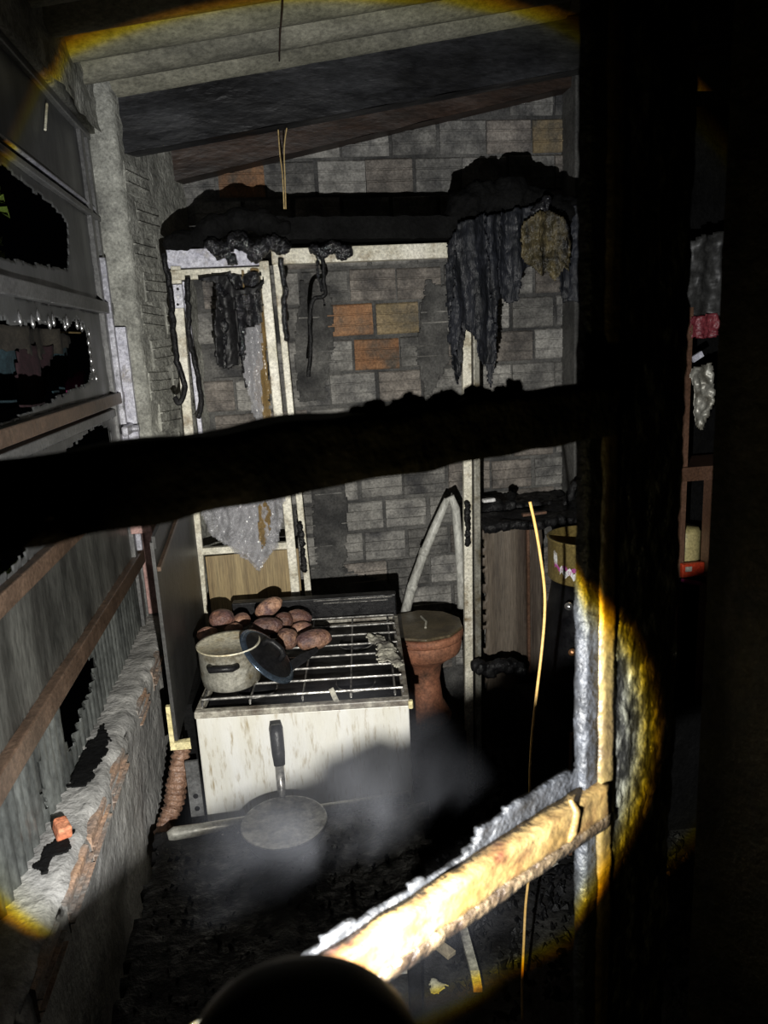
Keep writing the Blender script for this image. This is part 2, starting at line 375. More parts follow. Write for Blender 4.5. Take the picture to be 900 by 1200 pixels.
for j in range(-14, 11):
    z = zc0 - PZ/2 + j*PZ
    if z < .3: continue
    for i in range(-1, 12):
        x = -.25+i*PX+(PX/2 if j % 2 else 0)+.012*noise.noise(Vector((j*3.3, 0, 0)))
        if x-BW/2 < -.40 or x > 1.35 or z-.05 > toplz(x): continue
        orange = any(abs(x-o.x) < BW*.42 and abs(z-o.z) < BH*.5 for o in oranges)
        put_brick(wall_back, (x+random.uniform(-.004, .004), BY+.034-.009-random.uniform(0, .006), z+random.uniform(-.003, .003)), BW+random.choice((-.006, 0, .004)),
                  'brick_orange' if orange else 'brick_buff' if any(abs(x-o.x) < BW*.45 and abs(z-o.z) < BH*.5 for o in buffs) else 'brick_warm' if noise.noise(Vector((i*2.7, j*3.9, 1.5))) > .3 else 'brick_sooty', 0, (random.uniform(-.012, .012), random.uniform(-.012, .012)))
# mortar smears plastered over some bricks (thick dabs)
def smear(pts, Y, th=.012, m_='mortar', parent=wall_back, seed=0, name='mortar_smear'):
    P = pxpoly(pts, Y)
    return sheet(name, P, m_, parent, cell=.007, thick=th, origin=(0, Y-.003, 0), rag=.012, seed=seed,
                 fold=lambda u, v: .007*noise.noise(Vector((u*14+seed, v*14, 0))))
smear([(368, 560), (400, 545), (408, 600), (405, 650), (402, 675), (375, 672), (366, 620)], BY-.012, seed=1)
smear([(362, 665), (410, 668), (470, 690), (478, 712), (366, 712)], BY-.012, seed=2)
smear([(352, 330), (385, 335), (392, 400), (380, 470), (350, 470), (345, 400)], BY-.012, seed=3)
smear([(498, 330), (526, 335), (527, 420), (500, 470), (488, 420)], BY-.012, seed=4)

# --- corner pier and right wall
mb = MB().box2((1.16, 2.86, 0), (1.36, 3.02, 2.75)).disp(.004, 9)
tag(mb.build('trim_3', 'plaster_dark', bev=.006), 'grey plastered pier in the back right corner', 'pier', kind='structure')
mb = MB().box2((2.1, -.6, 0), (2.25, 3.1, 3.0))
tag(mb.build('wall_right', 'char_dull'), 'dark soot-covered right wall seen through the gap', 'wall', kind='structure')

# --- left: low wall with ledge
WX = -.41; LZ = .865
mb = MB()
ny, nz = 150, 56; y0, y1 = .35, 3.0
def wsurf(y, t):            # t 0..1 down the room face, <0 on the ledge
    return None
prof = []
for k in range(15): prof.append((WX-.105+.105*k/14, LZ, 0))
for k in range(1, nz): prof.append((WX, LZ-LZ*k/(nz-1), 1))
for j in range(ny+1):
    y = y0+(y1-y0)*j/ny
    for (x, z, side) in prof:
        n1 = noise.noise(Vector((x*9, y*9, z*9)))*.007+noise.noise(Vector((x*30, y*30, z*30)))*.0035
        edge = .014*max(0, 1-abs(x-WX)/.02)*max(0, 1-abs(z-LZ)/.03)*(1+noise.noise(Vector((y*16, 0, 0))))
        if side: mb.v.append(Vector((x+n1-edge*.8, y, z)))
        else: mb.v.append(Vector((x-edge*.5, y, z+n1-edge)))
n = len(prof)
for j in range(ny):
    for k in range(n-1): mb.f.append((j*n+k, j*n+k+1, (j+1)*n+k+1, (j+1)*n+k))
base = len(mb.v)
mb.box2((WX-.105, y0, 0), (WX-.02, y1, LZ-.02))
wall_left = tag(mb.build('wall_left', 'plaster', smooth=True), 'low rendered brick wall with a broad cracked ledge along the left', 'wall', kind='structure')
# clay bricks showing through the render along the edge of the ledge
yy = .80
for k, (y, m_) in enumerate([(1.02, 'brick_worn'), (1.20, 'brick_worn'), (1.36, 'brick_worn'), (1.54, 'brick_worn'), (1.86, 'brick_worn'), (2.1, 'brick_worn')]):
    o = put_brick(wall_left, (WX-.0325, y, LZ-.045), .13+.02*(k % 2), m_, math.radians(90)); o.scale = (1, 1, .52)
# patch of dark tar and crack on the ledge
sheet('tar_stain', [(-.485, 1.45), (-.445, 1.44), (-.435, 1.62), (-.465, 1.70), (-.482, 1.62)], 'char_dull', wall_left, cell=.003, thick=.003, origin=(0, 0, LZ+.006), uy=(0, 1, 0), rag=.016)
sheet('tar_stain', [(-.48, 1.20), (-.45, 1.18), (-.43, 1.30), (-.47, 1.27)], 'char_dull', wall_left, cell=.003, thick=.003, origin=(0, 0, LZ+.005), uy=(0, 1, 0), rag=.016, seed=3)

# --- left: concrete column and lintel
mb = MB(); rows = 90
outline = [(-.53, 2.5)]+[(-.53+.12*k/9, 2.5) for k in range(1, 10)]+[(-.41+.14*k/22, 2.5+.5*k/22) for k in range(1, 23)]
for i in range(rows+1):
    z = .80+(2.52-.80)*i/rows
    for (x, y) in outline:
        f = noise.noise(Vector((x*12, y*12, z*12)))*.010+noise.noise(Vector((x*35, y*35, z*35)))*.006
        mb.v.append(Vector((x+f*.6, y-f, z)))
n = len(outline)
for i in range(rows):
    for k in range(n-1): mb.f.append((i*n+k, i*n+k+1, (i+1)*n+k+1, (i+1)*n+k))
mb.add([(-.53, 2.515, .8), (-.42, 2.515, .8), (-.29, 3.0, .8), (-.53, 3.0, .8), (-.53, 2.515, 2.5), (-.42, 2.515, 2.5), (-.29, 3.0, 2.5), (-.53, 3.0, 2.5)],
       [(0, 1, 2, 3), (4, 5, 6, 7), (0, 1, 5, 4), (1, 2, 6, 5), (2, 3, 7, 6), (3, 0, 4, 7)])
pier = tag(mb.build('trim_4', 'concrete', smooth=True), 'rough concrete column with exposed ribbed bricks beside the window', 'column', kind='structure')
ang = math.atan2(.5, .14)
for k in range(9):
    z = 1.40+k*.105
    for q in (0, 1):
        s_ = .10+.19*q+(.05 if k % 2 else 0)+.03*noise.noise(Vector((k, q, 0)))
        if q == 1 and k > 5: continue
        p = Vector((-.41+.14*s_/.52, 2.5+.5*s_/.52, z))
        o = put_brick(pier, p+Vector((-.029, .008, 0)), .15, 'concrete', ang, (random.uniform(-.03, .03), random.uniform(-.05, .05))); o.scale.z = .8
mb = MB(); ny, nz = 70, 26
for j in range(ny+1):
    y = .9+(2.56-.9)*j/ny
    for k in range(nz+1):
        z = 2.355+.17*k/nz; x = -.455
        f = noise.noise(Vector((x*12, y*10, z*12)))*.012+noise.noise(Vector((x*35, y*30, z*35)))*.006
        mb.v.append(Vector((x+f, y, z)))
for j in range(ny):
    for k in range(nz): a = j*(nz+1)+k; mb.f.append((a, a+1, a+nz+2, a+nz+1))
mb.box2((-.58, .9, 2.355), (-.468, 2.56, 2.53))
tag(mb.build('trim_5', 'concrete', smooth=True), 'rough concrete lintel above the left window', 'lintel', kind='structure')

# --- roof: corrugated sheets, ridges running up the slope
def roofz(x): return 2.475+.152*(x+.33)
def roofpart(xa, xb, dz, y0=.7, y1=3.1, th=.008, ph=0):
    mb = MB(); nx, ny = 10, 180
    for i in range(nx+1):
        x = xa+(xb-xa)*i/nx
        for j in range(ny+1):
            y = y0+(y1-y0)*j/ny
            q = math.cos((y+ph)/.165*2*math.pi)
            mb.v.append(Vector((x, y, roofz(x)+.034+dz+.034*q*(1-.25*q*q))))
    for i in range(nx):
        for j in range(ny): a = i*(ny+1)+j; mb.f.append((a, a+1, a+ny+2, a+ny+1))
    return mb
ceiling = thing('ceiling', (0, 0, 2.4), 'corrugated fibre cement roof sheets above the kitchen', 'roof', kind='structure')
for xa, xb, dz in ((-.62, 1.0, 0), (.9, 2.3, .012)):
    o = roofpart(xa, xb, dz).build('roof_sheet', 'roof_sheet', ceiling, smooth=True)
    md = o.modifiers.new('thickness', 'SOLIDIFY'); md.thickness = .008; md.offset = 1
# pale bare patch where the cement flaked off
def sbeam(ya, yb, bot, top, xa=-.42, xb=2.2, dips=.006):
    mb = MB(); N = 60; rows = 8
    for i in range(N+1):
        x = xa+(xb-xa)*i/N
        for k in range(rows+1):
            z = bot(x)+(top(x)-bot(x))*k/rows
            mb.v.append(Vector((x, ya+.004*noise.noise(Vector((x*7, z*20, 1))), z+(dips*noise.noise(Vector((x*9, 0, 3))) if k == 0 else 0))))
    for i in range(N):
        for k in range(rows): a = i*(rows+1)+k; mb.f.append((a, a+1, a+rows+2, a+rows+1))
    mb.add([(xa, ya+.003, bot(xa)), (xb, ya+.003, bot(xb)), (xb, yb, bot(xb)), (xa, yb, bot(xa)), (xa, ya+.003, top(xa)), (xb, ya+.003, top(xb)), (xb, yb, top(xb)), (xa, yb, top(xa))],
           [(0, 1, 2, 3), (4, 5, 6, 7), (1, 2, 6, 5), (2, 3, 7, 6), (3, 0, 4, 7)])
    return mb
tag(sbeam(2.55, 2.62, lambda x: 2.327+.155*(x+.3), lambda x: roofz(x)+.008).build('trim_1', 'beam_char', smooth=False), 'black charred purlin under the roof sheets', 'beam', kind='structure')
tag(sbeam(2.90, 2.99, toplz, lambda x: toplz(x)+.13).build('trim_2', 'beam_brown'), 'brown scorched board along the top of the brick wall', 'beam', kind='structure')

# --- left window: rails, panes with burnt holes
win = thing('window_1', (-.49, 1.9, LZ), 'burnt metal window of sooty panes and rails above the ledge', 'window', kind='structure')
GX = -.495
def rail(z, h, m_, x0=GX-.018, x1=GX+.016, ya=.6, yb=2.49, name='rail'):
    return MB().box2((x0, ya, z-h/2), (x1, yb, z+h/2)).build(name, m_, win, bev=.003)
rail(2.115, .014, 'alu_grey'); rail(2.142, .008, 'alu_pale', x1=GX+.01)
rail(2.345, .02, 'alu_grey')
MB().tube([atx(55, 122, GX+.012), atx(53, 152, GX+.012)], .003, 8).build('rod', 'cream_metal', win)
rail(1.855, .034, 'alu_grey', x1=GX+.02)
rail(1.588, .034, 'brown_rail', x1=GX+.022); rail(1.548, .024, 'alu_grey', x1=GX+.01)
rail(1.328, .038, 'brown_rail', x1=GX+.022)
rail(1.071, .046, 'brown_rail', x1=GX+.022)
def pane(za, zb, m_, holes=(), ya=.6, yb=2.36, fold=None, seed=0, x=GX, cell=.0065, name='pane', thick=.004, rag=.0065):
    return sheet(name, [(ya, za), (yb, za), (yb, zb), (ya, zb)], m_, win, holes=holes, cell=cell, thick=thick, origin=(x, 0, 0), ux=(0, 1, 0), fold=fold, seed=seed, rag=rag)
wob = lambda u, v: .004*noise.noise(Vector((u*4, v*4, 7)))
pane(2.142, 2.345, 'pane_grey', fold=wob, yb=2.46)
pane(1.86, 2.112, 'pane_grey', [[(.5, 2.085), (1.8, 2.088), (2.0, 2.078), (2.13, 2.05), (2.10, 1.99), (2.06, 1.93), (1.95, 1.925), (1.75, 1.915), (1.55, 1.905), (.5, 1.91)]], fold=wob, seed=2)
pane(1.60, 1.84, 'pane_grey', [[(.5, 1.80), (1.5, 1.798), (1.62, 1.785), (1.72, 1.80), (1.80, 1.79), (1.9, 1.81), (2.0, 1.79), (2.08, 1.815), (2.15, 1.80), (2.19, 1.74), (2.16, 1.68), (2.12, 1.65), (1.9, 1.635), (1.5, 1.61), (.5, 1.61)]], fold=wob, seed=4)
pane(1.345, 1.54, 'pane_grey', [[(1.75, 1.50), (1.95, 1.52), (2.2, 1.535), (2.3, 1.5), (2.3, 1.40), (2.1, 1.37), (1.7, 1.36), (1.72, 1.42)], [(.5, 1.46), (1.36, 1.485), (1.43, 1.515), (1.47, 1.47), (1.52, 1.51), (1.57, 1.46), (1.6, 1.40), (1.4, 1.36), (.5, 1.36)]], fold=wob, seed=6)
pane(1.09, 1.31, 'pane_streak', fold=wob, seed=8)
corr = lambda u, v: .006*math.sin(u/.035*2*math.pi)
pane(.80, 1.05, 'tin', [[(1.50, 1.035), (1.62, 1.05), (1.76, 1.03), (1.80, .985), (1.74, .95), (1.60, .935), (1.52, .90), (1.49, .96)], [(1.33, 1.0), (1.345, 1.0), (1.35, .85), (1.335, .84)]], fold=corr, seed=9, name='tin_panel', thick=.002, yb=2.48, cell=.007)
for (y, x0, x1, wd, za, zb, m_) in ((2.385, GX-.02, GX+.014, .035, .86, 2.34, 'alu_grey'), (2.43, GX-.02, GX+.026, .022, 1.1, 2.0, 'alu_pale'), (2.472, GX-.03, GX+.012, .03, .86, 2.34, 'alu_grey'),):
    MB().box2((x0, y-wd/2, za), (x1, y+wd/2, zb)).build('stile', m_, win, bev=.003)
MB().box2((GX+.01, 2.470, 1.30), (GX+.05, 2.492, 1.80)).disp(.002, 20).build('corner_angle', 'lilac_metal', win)
MB().box2((GX+.012, 2.465, .87), (GX+.055, 2.49, 1.24)).disp(.003, 20).build('corner_angle', 'rust_metal', win)
la = MB().box2((GX+.02, 2.36, 1.475), (GX+.04, 2.47, 1.505)).build('latch', 'alu_pale', win, bev=.006)
MB().tube([(GX+.04, 2.44, 1.49), (GX+.06, 2.44, 1.49)], .011, 12).build('latch_knob', 'alu_pale', la)
MB().box2((GX+.01, 2.36, 1.17), (GX+.075, 2.46, 1.25)).disp(.006, 25).build('hinge', 'rust_metal', win, bev=.004)
# drips of molten aluminium at the hole edges
for k in range(9):
    y = 1.62+.06*k+random.uniform(-.02, .02); z = 1.795+random.uniform(-.008, .012)
    MB().lathe([(.0005, -.016), (.004, -.01), (.005, -.004), (.0035, .006), (.001, .014)], 8, c=(GX+.008, y, z)).build('molten_drip', 'chrome', win, smooth=True)
for k in range(6):
    y = 2.165+random.uniform(-.02, .02); z = 1.66+.024*k
    MB().lathe([(.0005, -.014), (.004, -.008), (.0045, 0), (.001, .012)], 8, c=(GX+.008, y, z)).build('molten_drip', 'chrome', win, smooth=True)

# --- near steel window frame the picture is taken through
fd = ray(1600, 335); fd.z = 0; fd.normalize()
fn = Vector((fd.y, -fd.x, 0))                 # towards the camera
r_ = ray(700, 900); r_ /= math.hypot(r_.x, r_.y); P0 = C0 + r_*.66; P0.z = 0
def F(s, z, out=0): return P0 + fd*s + Vector((0, 0, z)) + fn*out
fr = thing('window_2', F(-.1, .8), 'scorched steel window frame in the foreground with two cross bars', 'window', kind='structure')
def fbox(name, s0, s1, z0, z1, o0, o1, m_, rough=.0025, sc=40, cell=.012, bev=0):
    mb = MB(); ns, nz, no = max(1, int(abs(s1-s0)/cell)), max(1, int(abs(z1-z0)/cell)), max(1, int(abs(o1-o0)/cell))
    idx = {}
    def vid(i, j, k):
        if (i, j, k) not in idx:
            p = F(s0+(s1-s0)*i/ns, z0+(z1-z0)*j/nz, o0+(o1-o0)*k/no)
            q = Vector(noise.noise_vector(p*sc))*rough + Vector(noise.noise_vector(p*sc*.3))*rough
            idx[(i, j, k)] = len(mb.v); mb.v.append(p+q)
        return idx[(i, j, k)]
    for j in range(nz):
        for k in range(no):
            for i in (0, ns): mb.f.append((vid(i, j, k), vid(i, j+1, k), vid(i, j+1, k+1), vid(i, j, k+1)))
    for i in range(ns):
        for k in range(no):
            for j in (0, nz): mb.f.append((vid(i, j, k), vid(i+1, j, k), vid(i+1, j, k+1), vid(i, j, k+1)))
        for j in range(nz):
            for k in (0, no): mb.f.append((vid(i, j, k), vid(i+1, j, k), vid(i+1, j+1, k), vid(i, j+1, k)))
    return mb.build(name, m_, fr, smooth=True)
# right post: grey flange and yellowed face
fbox('post_flange', -.021, -.001, .75, 2.25, -.010, .002, 'frame_grey', .0016, 70, .005)
fbox('post', -.002, .019, .75, 2.25, -.008, .006, 'frame_yellow', .0012, 40, .006)
# left post, out of the picture
fbox('post', -.74, -.70, .75, 2.25, -.012, .012, 'frame_yellow')
# upper cross bar, charred, with lumps burnt on
b = fbox('cross_bar', -.70, .0, 1.636, 1.676, -.012, .020, 'bar_char', .003, 30, .008)
lump('burnt_crust', [(F(-.255+.009*k, 1.674+.003*math.sin(k*1.7), 0), .006+.003*abs(math.sin(k*.9))) for k in range(18)], 'bar_char', fr, voxel=.004, amp=.005, size=.015)
# lower cross bar: scorched face, jagged flange on its far edge
b = fbox('cross_bar', -.70, .004, 1.270, 1.303, -.006, .011, 'frame_white', .0016, 45, .006)
fbox('bar_lip', -.70, .004, 1.262, 1.273, -.004, .013, 'bar_rust', .0011, 70, .005)
fl = [(-.70, 1.294), (-.70, 1.302), (-.32, 1.304), (-.285, 1.310), (-.270, 1.302), (-.215, 1.307), (-.205, 1.303), (-.155, 1.307), (-.15, 1.320), (-.09, 1.324), (-.02, 1.322), (-.003, 1.326), (-.003, 1.298)]
sheet('bar_flange', fl, 'frame_grey', fr, cell=.004, thick=.006, origin=tuple(F(0, 0, -.010)), ux=tuple(fd), rag=.0009, fold=lambda u, v: .0015*noise.noise(Vector((u*60, v*60, 0))))
gs = MB().tube([F(-.052, 1.312, .009), F(-.047, 1.300, .012), F(-.052, 1.280, .012), F(-.058, 1.270, .010)], [.002, .004, .004, .002], 8).build('weld_bead', 'frame_white', fr, smooth=True)
# head and sill of the frame
fbox('sill', -.74, .13, .72, .76, -.02, .03, 'bar_char')
fbox('head', -.74, .13, 2.25, 2.30, -.02, .03, 'bar_char')
# jamb with blistered paint, and the dark wall around the opening
jm = MB()
sj0, sj1 = .018, .104
ns, nz = 44, 420
for i in range(ns+1):
    for j in range(nz+1):
        s_ = sj0+(sj1-sj0)*i/ns; z = .4+(2.6-.4)*j/nz
        p = F(s_, z); f = noise.noise(Vector((s_*45, 0, z*24)))
        bl = .005*max(0, f)+.0025*noise.noise(Vector((s_*120, 1, z*90)))
        jm.v.append(F(s_+.003*noise.noise(Vector((z*12, i == ns, 2))), z, .004+.12*(s_-sj0)+bl))
for i in range(ns):
    for j in range(nz): a = i*(nz+1)+j; jm.f.append((a, a+nz+1, a+nz+2, a+1))
k = len(jm.v)
jm.add([F(sj0, .4, .002), F(sj1, .4, .002), F(sj1, 2.6, .002), F(sj0, 2.6, .002), F(sj0, .4, -.02), F(sj1, .4, -.005), F(sj1, 2.6, -.005), F(sj0, 2.6, -.02)],
       [(0, 1, 2, 3), (4, 5, 6, 7), (0, 3, 7, 4), (1, 2, 6, 5), (0, 1, 5, 4), (2, 3, 7, 6)])
tag(jm.build('door_1', 'blister', smooth=True), 'dark post with blistered burnt paint right of the window frame', 'post', kind='structure')
mb = MB(); mb.add([F(a, z, o) for a in (.186, 1.3) for o in (0, .10) for z in (0, 2.8)], [(0, 1, 3, 2), (4, 6, 7, 5), (0, 4, 5, 1), (2, 3, 7, 6), (0, 2, 6, 4), (1, 5, 7, 3)])
mb.disp(.002, 8)
wf = tag(mb.build('wall_front', 'bar_char'), 'black unlit wall at the far right edge of the picture', 'wall', kind='structure')

# ================================================================= THINGS
# --- hand torch
tx = LAXIS; ta = tx.cross(Vector((0, 0, 1))).normalized(); tb = ta.cross(tx)
TM = Matrix((ta, tb, tx)).transposed()
HEAD = C0 + ray(358, 1243)*.300
tr_ = thing('flashlight', HEAD-LAXIS*.1+Vector((0, 0, -.06)), 'black hand torch with a wide round head at the bottom edge', 'flashlight')
MB().lathe([(.0425, .0), (.046, .0), (.047, -.005), (.047, -.016), (.0445, -.021), (.0445, -.050), (.038, -.062), (.022, -.075), (.018, -.085)], 64, TM, HEAD).build('head', 'torch_body', tr_, smooth=True)
MB().lathe([(.018, -.08), (.018, -.17), (.016, -.185), (.016, -.19)], 40, TM, HEAD).build('handle', 'torch_body', tr_, smooth=True)
MB().lathe([(.043, .001), (.043, -.004)], 48, TM, HEAD).build('lens', 'chrome', tr_, smooth=True)

# --- gas stove
srz = math.atan2(-.058, .524)
SC = Vector((-.002, 1.706, 0))
stove = thing('gas_stove', SC, 'white enamelled gas stove with a black wire grate and stained front', 'stove', rz=srz)
W2 = .262; SD = .585
def SL(x, y, z): return (x, y, z)
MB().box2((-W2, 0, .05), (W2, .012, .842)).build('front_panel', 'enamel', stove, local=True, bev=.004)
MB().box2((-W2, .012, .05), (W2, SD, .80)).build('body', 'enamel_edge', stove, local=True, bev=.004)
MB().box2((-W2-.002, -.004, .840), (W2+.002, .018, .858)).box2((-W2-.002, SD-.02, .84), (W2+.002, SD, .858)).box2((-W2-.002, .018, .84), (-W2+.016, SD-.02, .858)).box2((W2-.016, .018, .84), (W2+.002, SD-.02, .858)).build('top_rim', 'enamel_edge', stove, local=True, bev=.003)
MB().box2((-W2+.016, .018, .800), (W2-.016, SD-.02, .835)).build('hob_tray', 'stove_black', stove, local=True)
for (x, y) in ((-.13, .15), (.13, .15), (-.13, .42), (.13, .42)):
    bn = MB().lathe([(.0, .835), (.050, .835), (.050, .842), (.040, .846), (.036, .852), (.0, .854)], 32, None, (x, y, 0)).build('burner', 'stove_black', stove, local=True, smooth=True)
    MB().lathe([(.048, .8355), (.053, .8355), (.053, .838), (.048, .838)], 32, None, (x, y, 0)).build('burner_ring', 'grate_wire', bn, local=True, smooth=True)
gz = .872
for k in range(8):
    y = .035+.073*k
    MB().tube([(-W2+.012, y, gz-.012), (-W2+.012, y, gz), (W2-.012, y, gz), (W2-.012, y, gz-.012)], .0032, 6).build('grate_bar', 'grate_wire', stove, local=True)
for x in (-.248, -.13, .0, .12, .23):
    MB().tube([(x, .025, gz-.014), (x, .025, gz-.004), (x, SD-.025, gz-.004), (x, SD-.025, gz-.014)], .0028, 6).build('grate_bar', 'grate_wire', stove, local=True)
bs = MB().box2((-W2, SD-.005, .83), (W2, SD+.035, .928)).build('backsplash', 'stove_black', stove, local=True, bev=.004)
for z in (.945, .951): pass
MB().box2((.03, SD-.012, .912), (.235, SD-.006, .914)).build('vent_slot', 'grate_wire', bs, local=True)
MB().box2((-.0, SD-.012, .922), (.25, SD-.006, .925)).build('vent_slot', 'grate_wire', bs, local=True)
MB().tube([(W2+.004, -.004, .835), (W2+.004, -.004, .855)], .006, 8).build('hinge_pin', 'foam', stove, local=True)
GZ = gz+.003

# --- cooking pot, its lid
pc = Vector((-.176, 1.850, GZ))
pot = thing('cooking_pot', pc, 'open aluminium cooking pot with a scorched rim at the front of the stove', 'pot')
MB().lathe([(.0, .0), (.066, .0), (.074, .006), (.0775, .03), (.0785, .085), (.081, .09), (.083, .112), (.0855, .118), (.0875, .118), (.0875, .114), (.0845, .112)][:0] or
           [(.0, 0), (.066, 0), (.074, .006), (.0775, .03), (.078, .095), (.080, .103), (.0815, .108), (.080, .1085), (.076, .104), (.0745, .095), (.0742, .03), (.068, .008), (0, .006)], 56, None, pc).build('body', 'aluminium', pot, smooth=True)
MB().lathe([(.0735, .100), (.0738, .035), (.067, .0095), (.0, .008)], 56, None, pc).build('inner_lining', 'pot_inside', pot, smooth=True)
MB().lathe([(.0762, .106), (.0815, .109), (.0815, .105), (.078, .102)], 56, None, pc).build('rim', 'pot_inside', pot, smooth=True)
hd = MB().tube([pc+Vector((-.045, -.068, .075)), pc+Vector((-.042, -.092, .078)), pc+Vector((.012, -.098, .078)), pc+Vector((.022, -.078, .075))], .0085, 10).build('handle', 'black_plastic', pot, smooth=True)
for dx in (-.012, .016):
    a = math.atan2(.070, dx)
    MB().lathe([(0, -.002), (.0045, -.001), (.0035, .003), (0, .004)], 12, Matrix.Rotation(math.radians(90), 3, 'X'), pc+Vector((dx+.02, .0700-(dx+.02)**2*6, .083))).build('rivet', 'copper', pot, smooth=True)

lc = atz(314, 768, GZ+.066)
ln = Vector((.70, -.16, .69)).normalized()
lq = ln.to_track_quat('Z', 'Y').to_matrix()
lid = thing('pot_lid', lc, 'blue-tinted steel pot lid leaning between the pot and the potatoes', 'lid')
MB().lathe([(0, .016), (.03, .0145), (.06, .009), (.082, .001), (.087, -.001), (.087, -.004), (.082, -.003), (.06, .005), (0, .011)], 56, lq, lc).build('dome', 'stove_black', lid, smooth=True)
MB().lathe([(.078, .0035), (.0885, -.0005), (.0895, -.004), (.086, -.006), (.080, -.002)], 56, lq, lc).build('rim', 'steel_blue', lid, smooth=True)
a1, a2 = lq @ Vector((1, 0, 0)), lq @ Vector((0, 1, 0))
MB().tube([lc+a2*.03+ln*.010, lc+a2*.028+ln*.030, lc+a2*.015+ln*.037, lc-a2*.015+ln*.037, lc-a2*.028+ln*.030, lc-a2*.03+ln*.010], .008, 10).build('handle', 'black_plastic', lid, smooth=True)
# burnt spatula
p0, p1 = at(372, 762, 1.93), at(338, 806, 1.86)
p0.z = max(p0.z, GZ+.02); p1.z = GZ+.01
sp_ = thing('spatula', (p0+p1)/2, 'charred black spatula blade lying on the grate beside the lid', 'spatula')
d = (p1-p0).normalized(); sd = d.cross(Vector((0, -.6, .8))).normalized()
MB().add([p0-sd*.004, p0+sd*.004, (p0+p1)/2+sd*.014, p1+sd*.012, p1-sd*.010, (p0+p1)/2-sd*.010]+[q+Vector((0, .003, .004)) for q in (p0-sd*.004, p0+sd*.004, (p0+p1)/2+sd*.014, p1+sd*.012, p1-sd*.010, (p0+p1)/2-sd*.010)],
         [(0, 1, 2, 3, 4, 5), (11, 10, 9, 8, 7, 6)]+[(i, (i+1) % 6, 6+(i+1) % 6, 6+i) for i in range(6)]).build('blade', 'black_plastic', sp_)
MB().tube([p1-d*.01, p1+d*.035, p1+d*.05], [.004, .0035, .002], 8).build('shank', 'grate_wire', sp_)

# --- potatoes
PT = [(260, 725, 2.13, 12, 15, 80, 'upright purple-brown potato at the left of the pile by the cabinet stile'),
      (283, 727, 2.15, 11, 9, 10, 'small pale round potato second from the left of the pile'),
      (315, 712, 2.17, 17.5, 10.5, 28, 'long reddish potato tilted on top of the pile'),
      (313, 734, 2.07, 19.5, 11, -3, 'large tan potato in the middle front of the pile above the lid'),
      (333, 727, 2.13, 11, 10, -25, 'round brown potato wedged below the tilted top potato'),
      (351, 723, 2.17, 15, 9, -20, 'orange-brown potato at the back right of the pile'),
      (353, 737, 2.11, 14, 8, 0, 'flat orange-brown potato above the rightmost potato'),
      (337, 749, 2.03, 13, 12.5, -35, 'reddish round potato just left of the rightmost potato'),
      (367, 750, 1.99, 22, 12.5, 4, 'big dark oval potato at the right end of the pile'),
      (243, 743, 2.07, 12, 9, 5, 'half-hidden potato at the far left behind the pot'),
      (274, 738, 2.08, 11, 8, 0, 'half-hidden reddish potato right behind the pot rim'),
      (298, 741, 2.06, 9, 8, 20, 'small dark potato tucked under the middle of the pile')]
for k, (px, py, Y, ra, rb, tilt, lab) in enumerate(PT):
    c = at(px, py, Y); sc = Y*1.03/FPX
    a, b_ = ra*sc, rb*sc
    mb = MB(); n1, n2 = 22, 16
    T = math.radians(tilt)
    dx = Vector((math.cos(T), .15, math.sin(T))).normalized(); dz = Vector((-math.sin(T), -.1, math.cos(T))); dz = (dz-dx*dz.dot(dx)).normalized(); dy = dz.cross(dx)
    vs = []; fs = []
    for i in range(n2+1):
        t = math.pi*i/n2
        for j in range(n1):
            p = 2*math.pi*j/n1
            v = Vector((math.cos(t), math.sin(t)*math.cos(p), math.sin(t)*math.sin(p)))
            q = 1+.10*noise.noise(v*1.3+Vector((k*3.1, 0, 0)))+.035*noise.noise(v*4+Vector((k, 2, 0)))
            v = Vector((v.x*a*q, v.y*b_*1.05*q, v.z*b_*q)); vs.append(c+dx*v.x+dy*v.y+dz*v.z)
    for i in range(n2):
        for j in range(n1): fs.append((i*n1+j, i*n1+(j+1) % n1, (i+1)*n1+(j+1) % n1, (i+1)*n1+j))
    mb.add(vs, fs)
    mz = min(v.z for v in mb.v)
    if mz < GZ: mb.v = [v+Vector((0, 0, GZ-mz)) for v in mb.v]
    tag(mb.build('potato', 'potato', smooth=True), lab, 'potato', 'potatoes piled on the stove')
# basin the potatoes rest in
# --- rag and paper scrap on the stove
rg = at(455, 765, 1.98)
sheet_r = sheet('rag', [(.205, 1.86), (.235, 1.84), (.262, 1.80), (.275, 1.83), (.262, 1.95), (.24, 2.03), (.20, 2.05), (.195, 2.02), (.225, 1.98)], 'paper', None, cell=.004, thick=.003, origin=(0, 0, GZ+.006), uy=(0, 1, 0), rag=.012, fold=folds(.002, 200, 2, .010, 60))
tag(sheet_r, 'shrivelled grey rag draped over the right rim of the stove', 'rag')
ps = at(391, 822, 1.72)
tag(MB().beam(at(388, 811, 1.735)+Vector((0, 0, .008)), at(397, 829, 1.70)+Vector((0, -.004, .006)), .012, .003, (1, 0, .2)).disp(.003, 40).build('paper_scrap', 'paper'), 'scorched paper scrap stuck to the front rim of the stove', 'scrap')

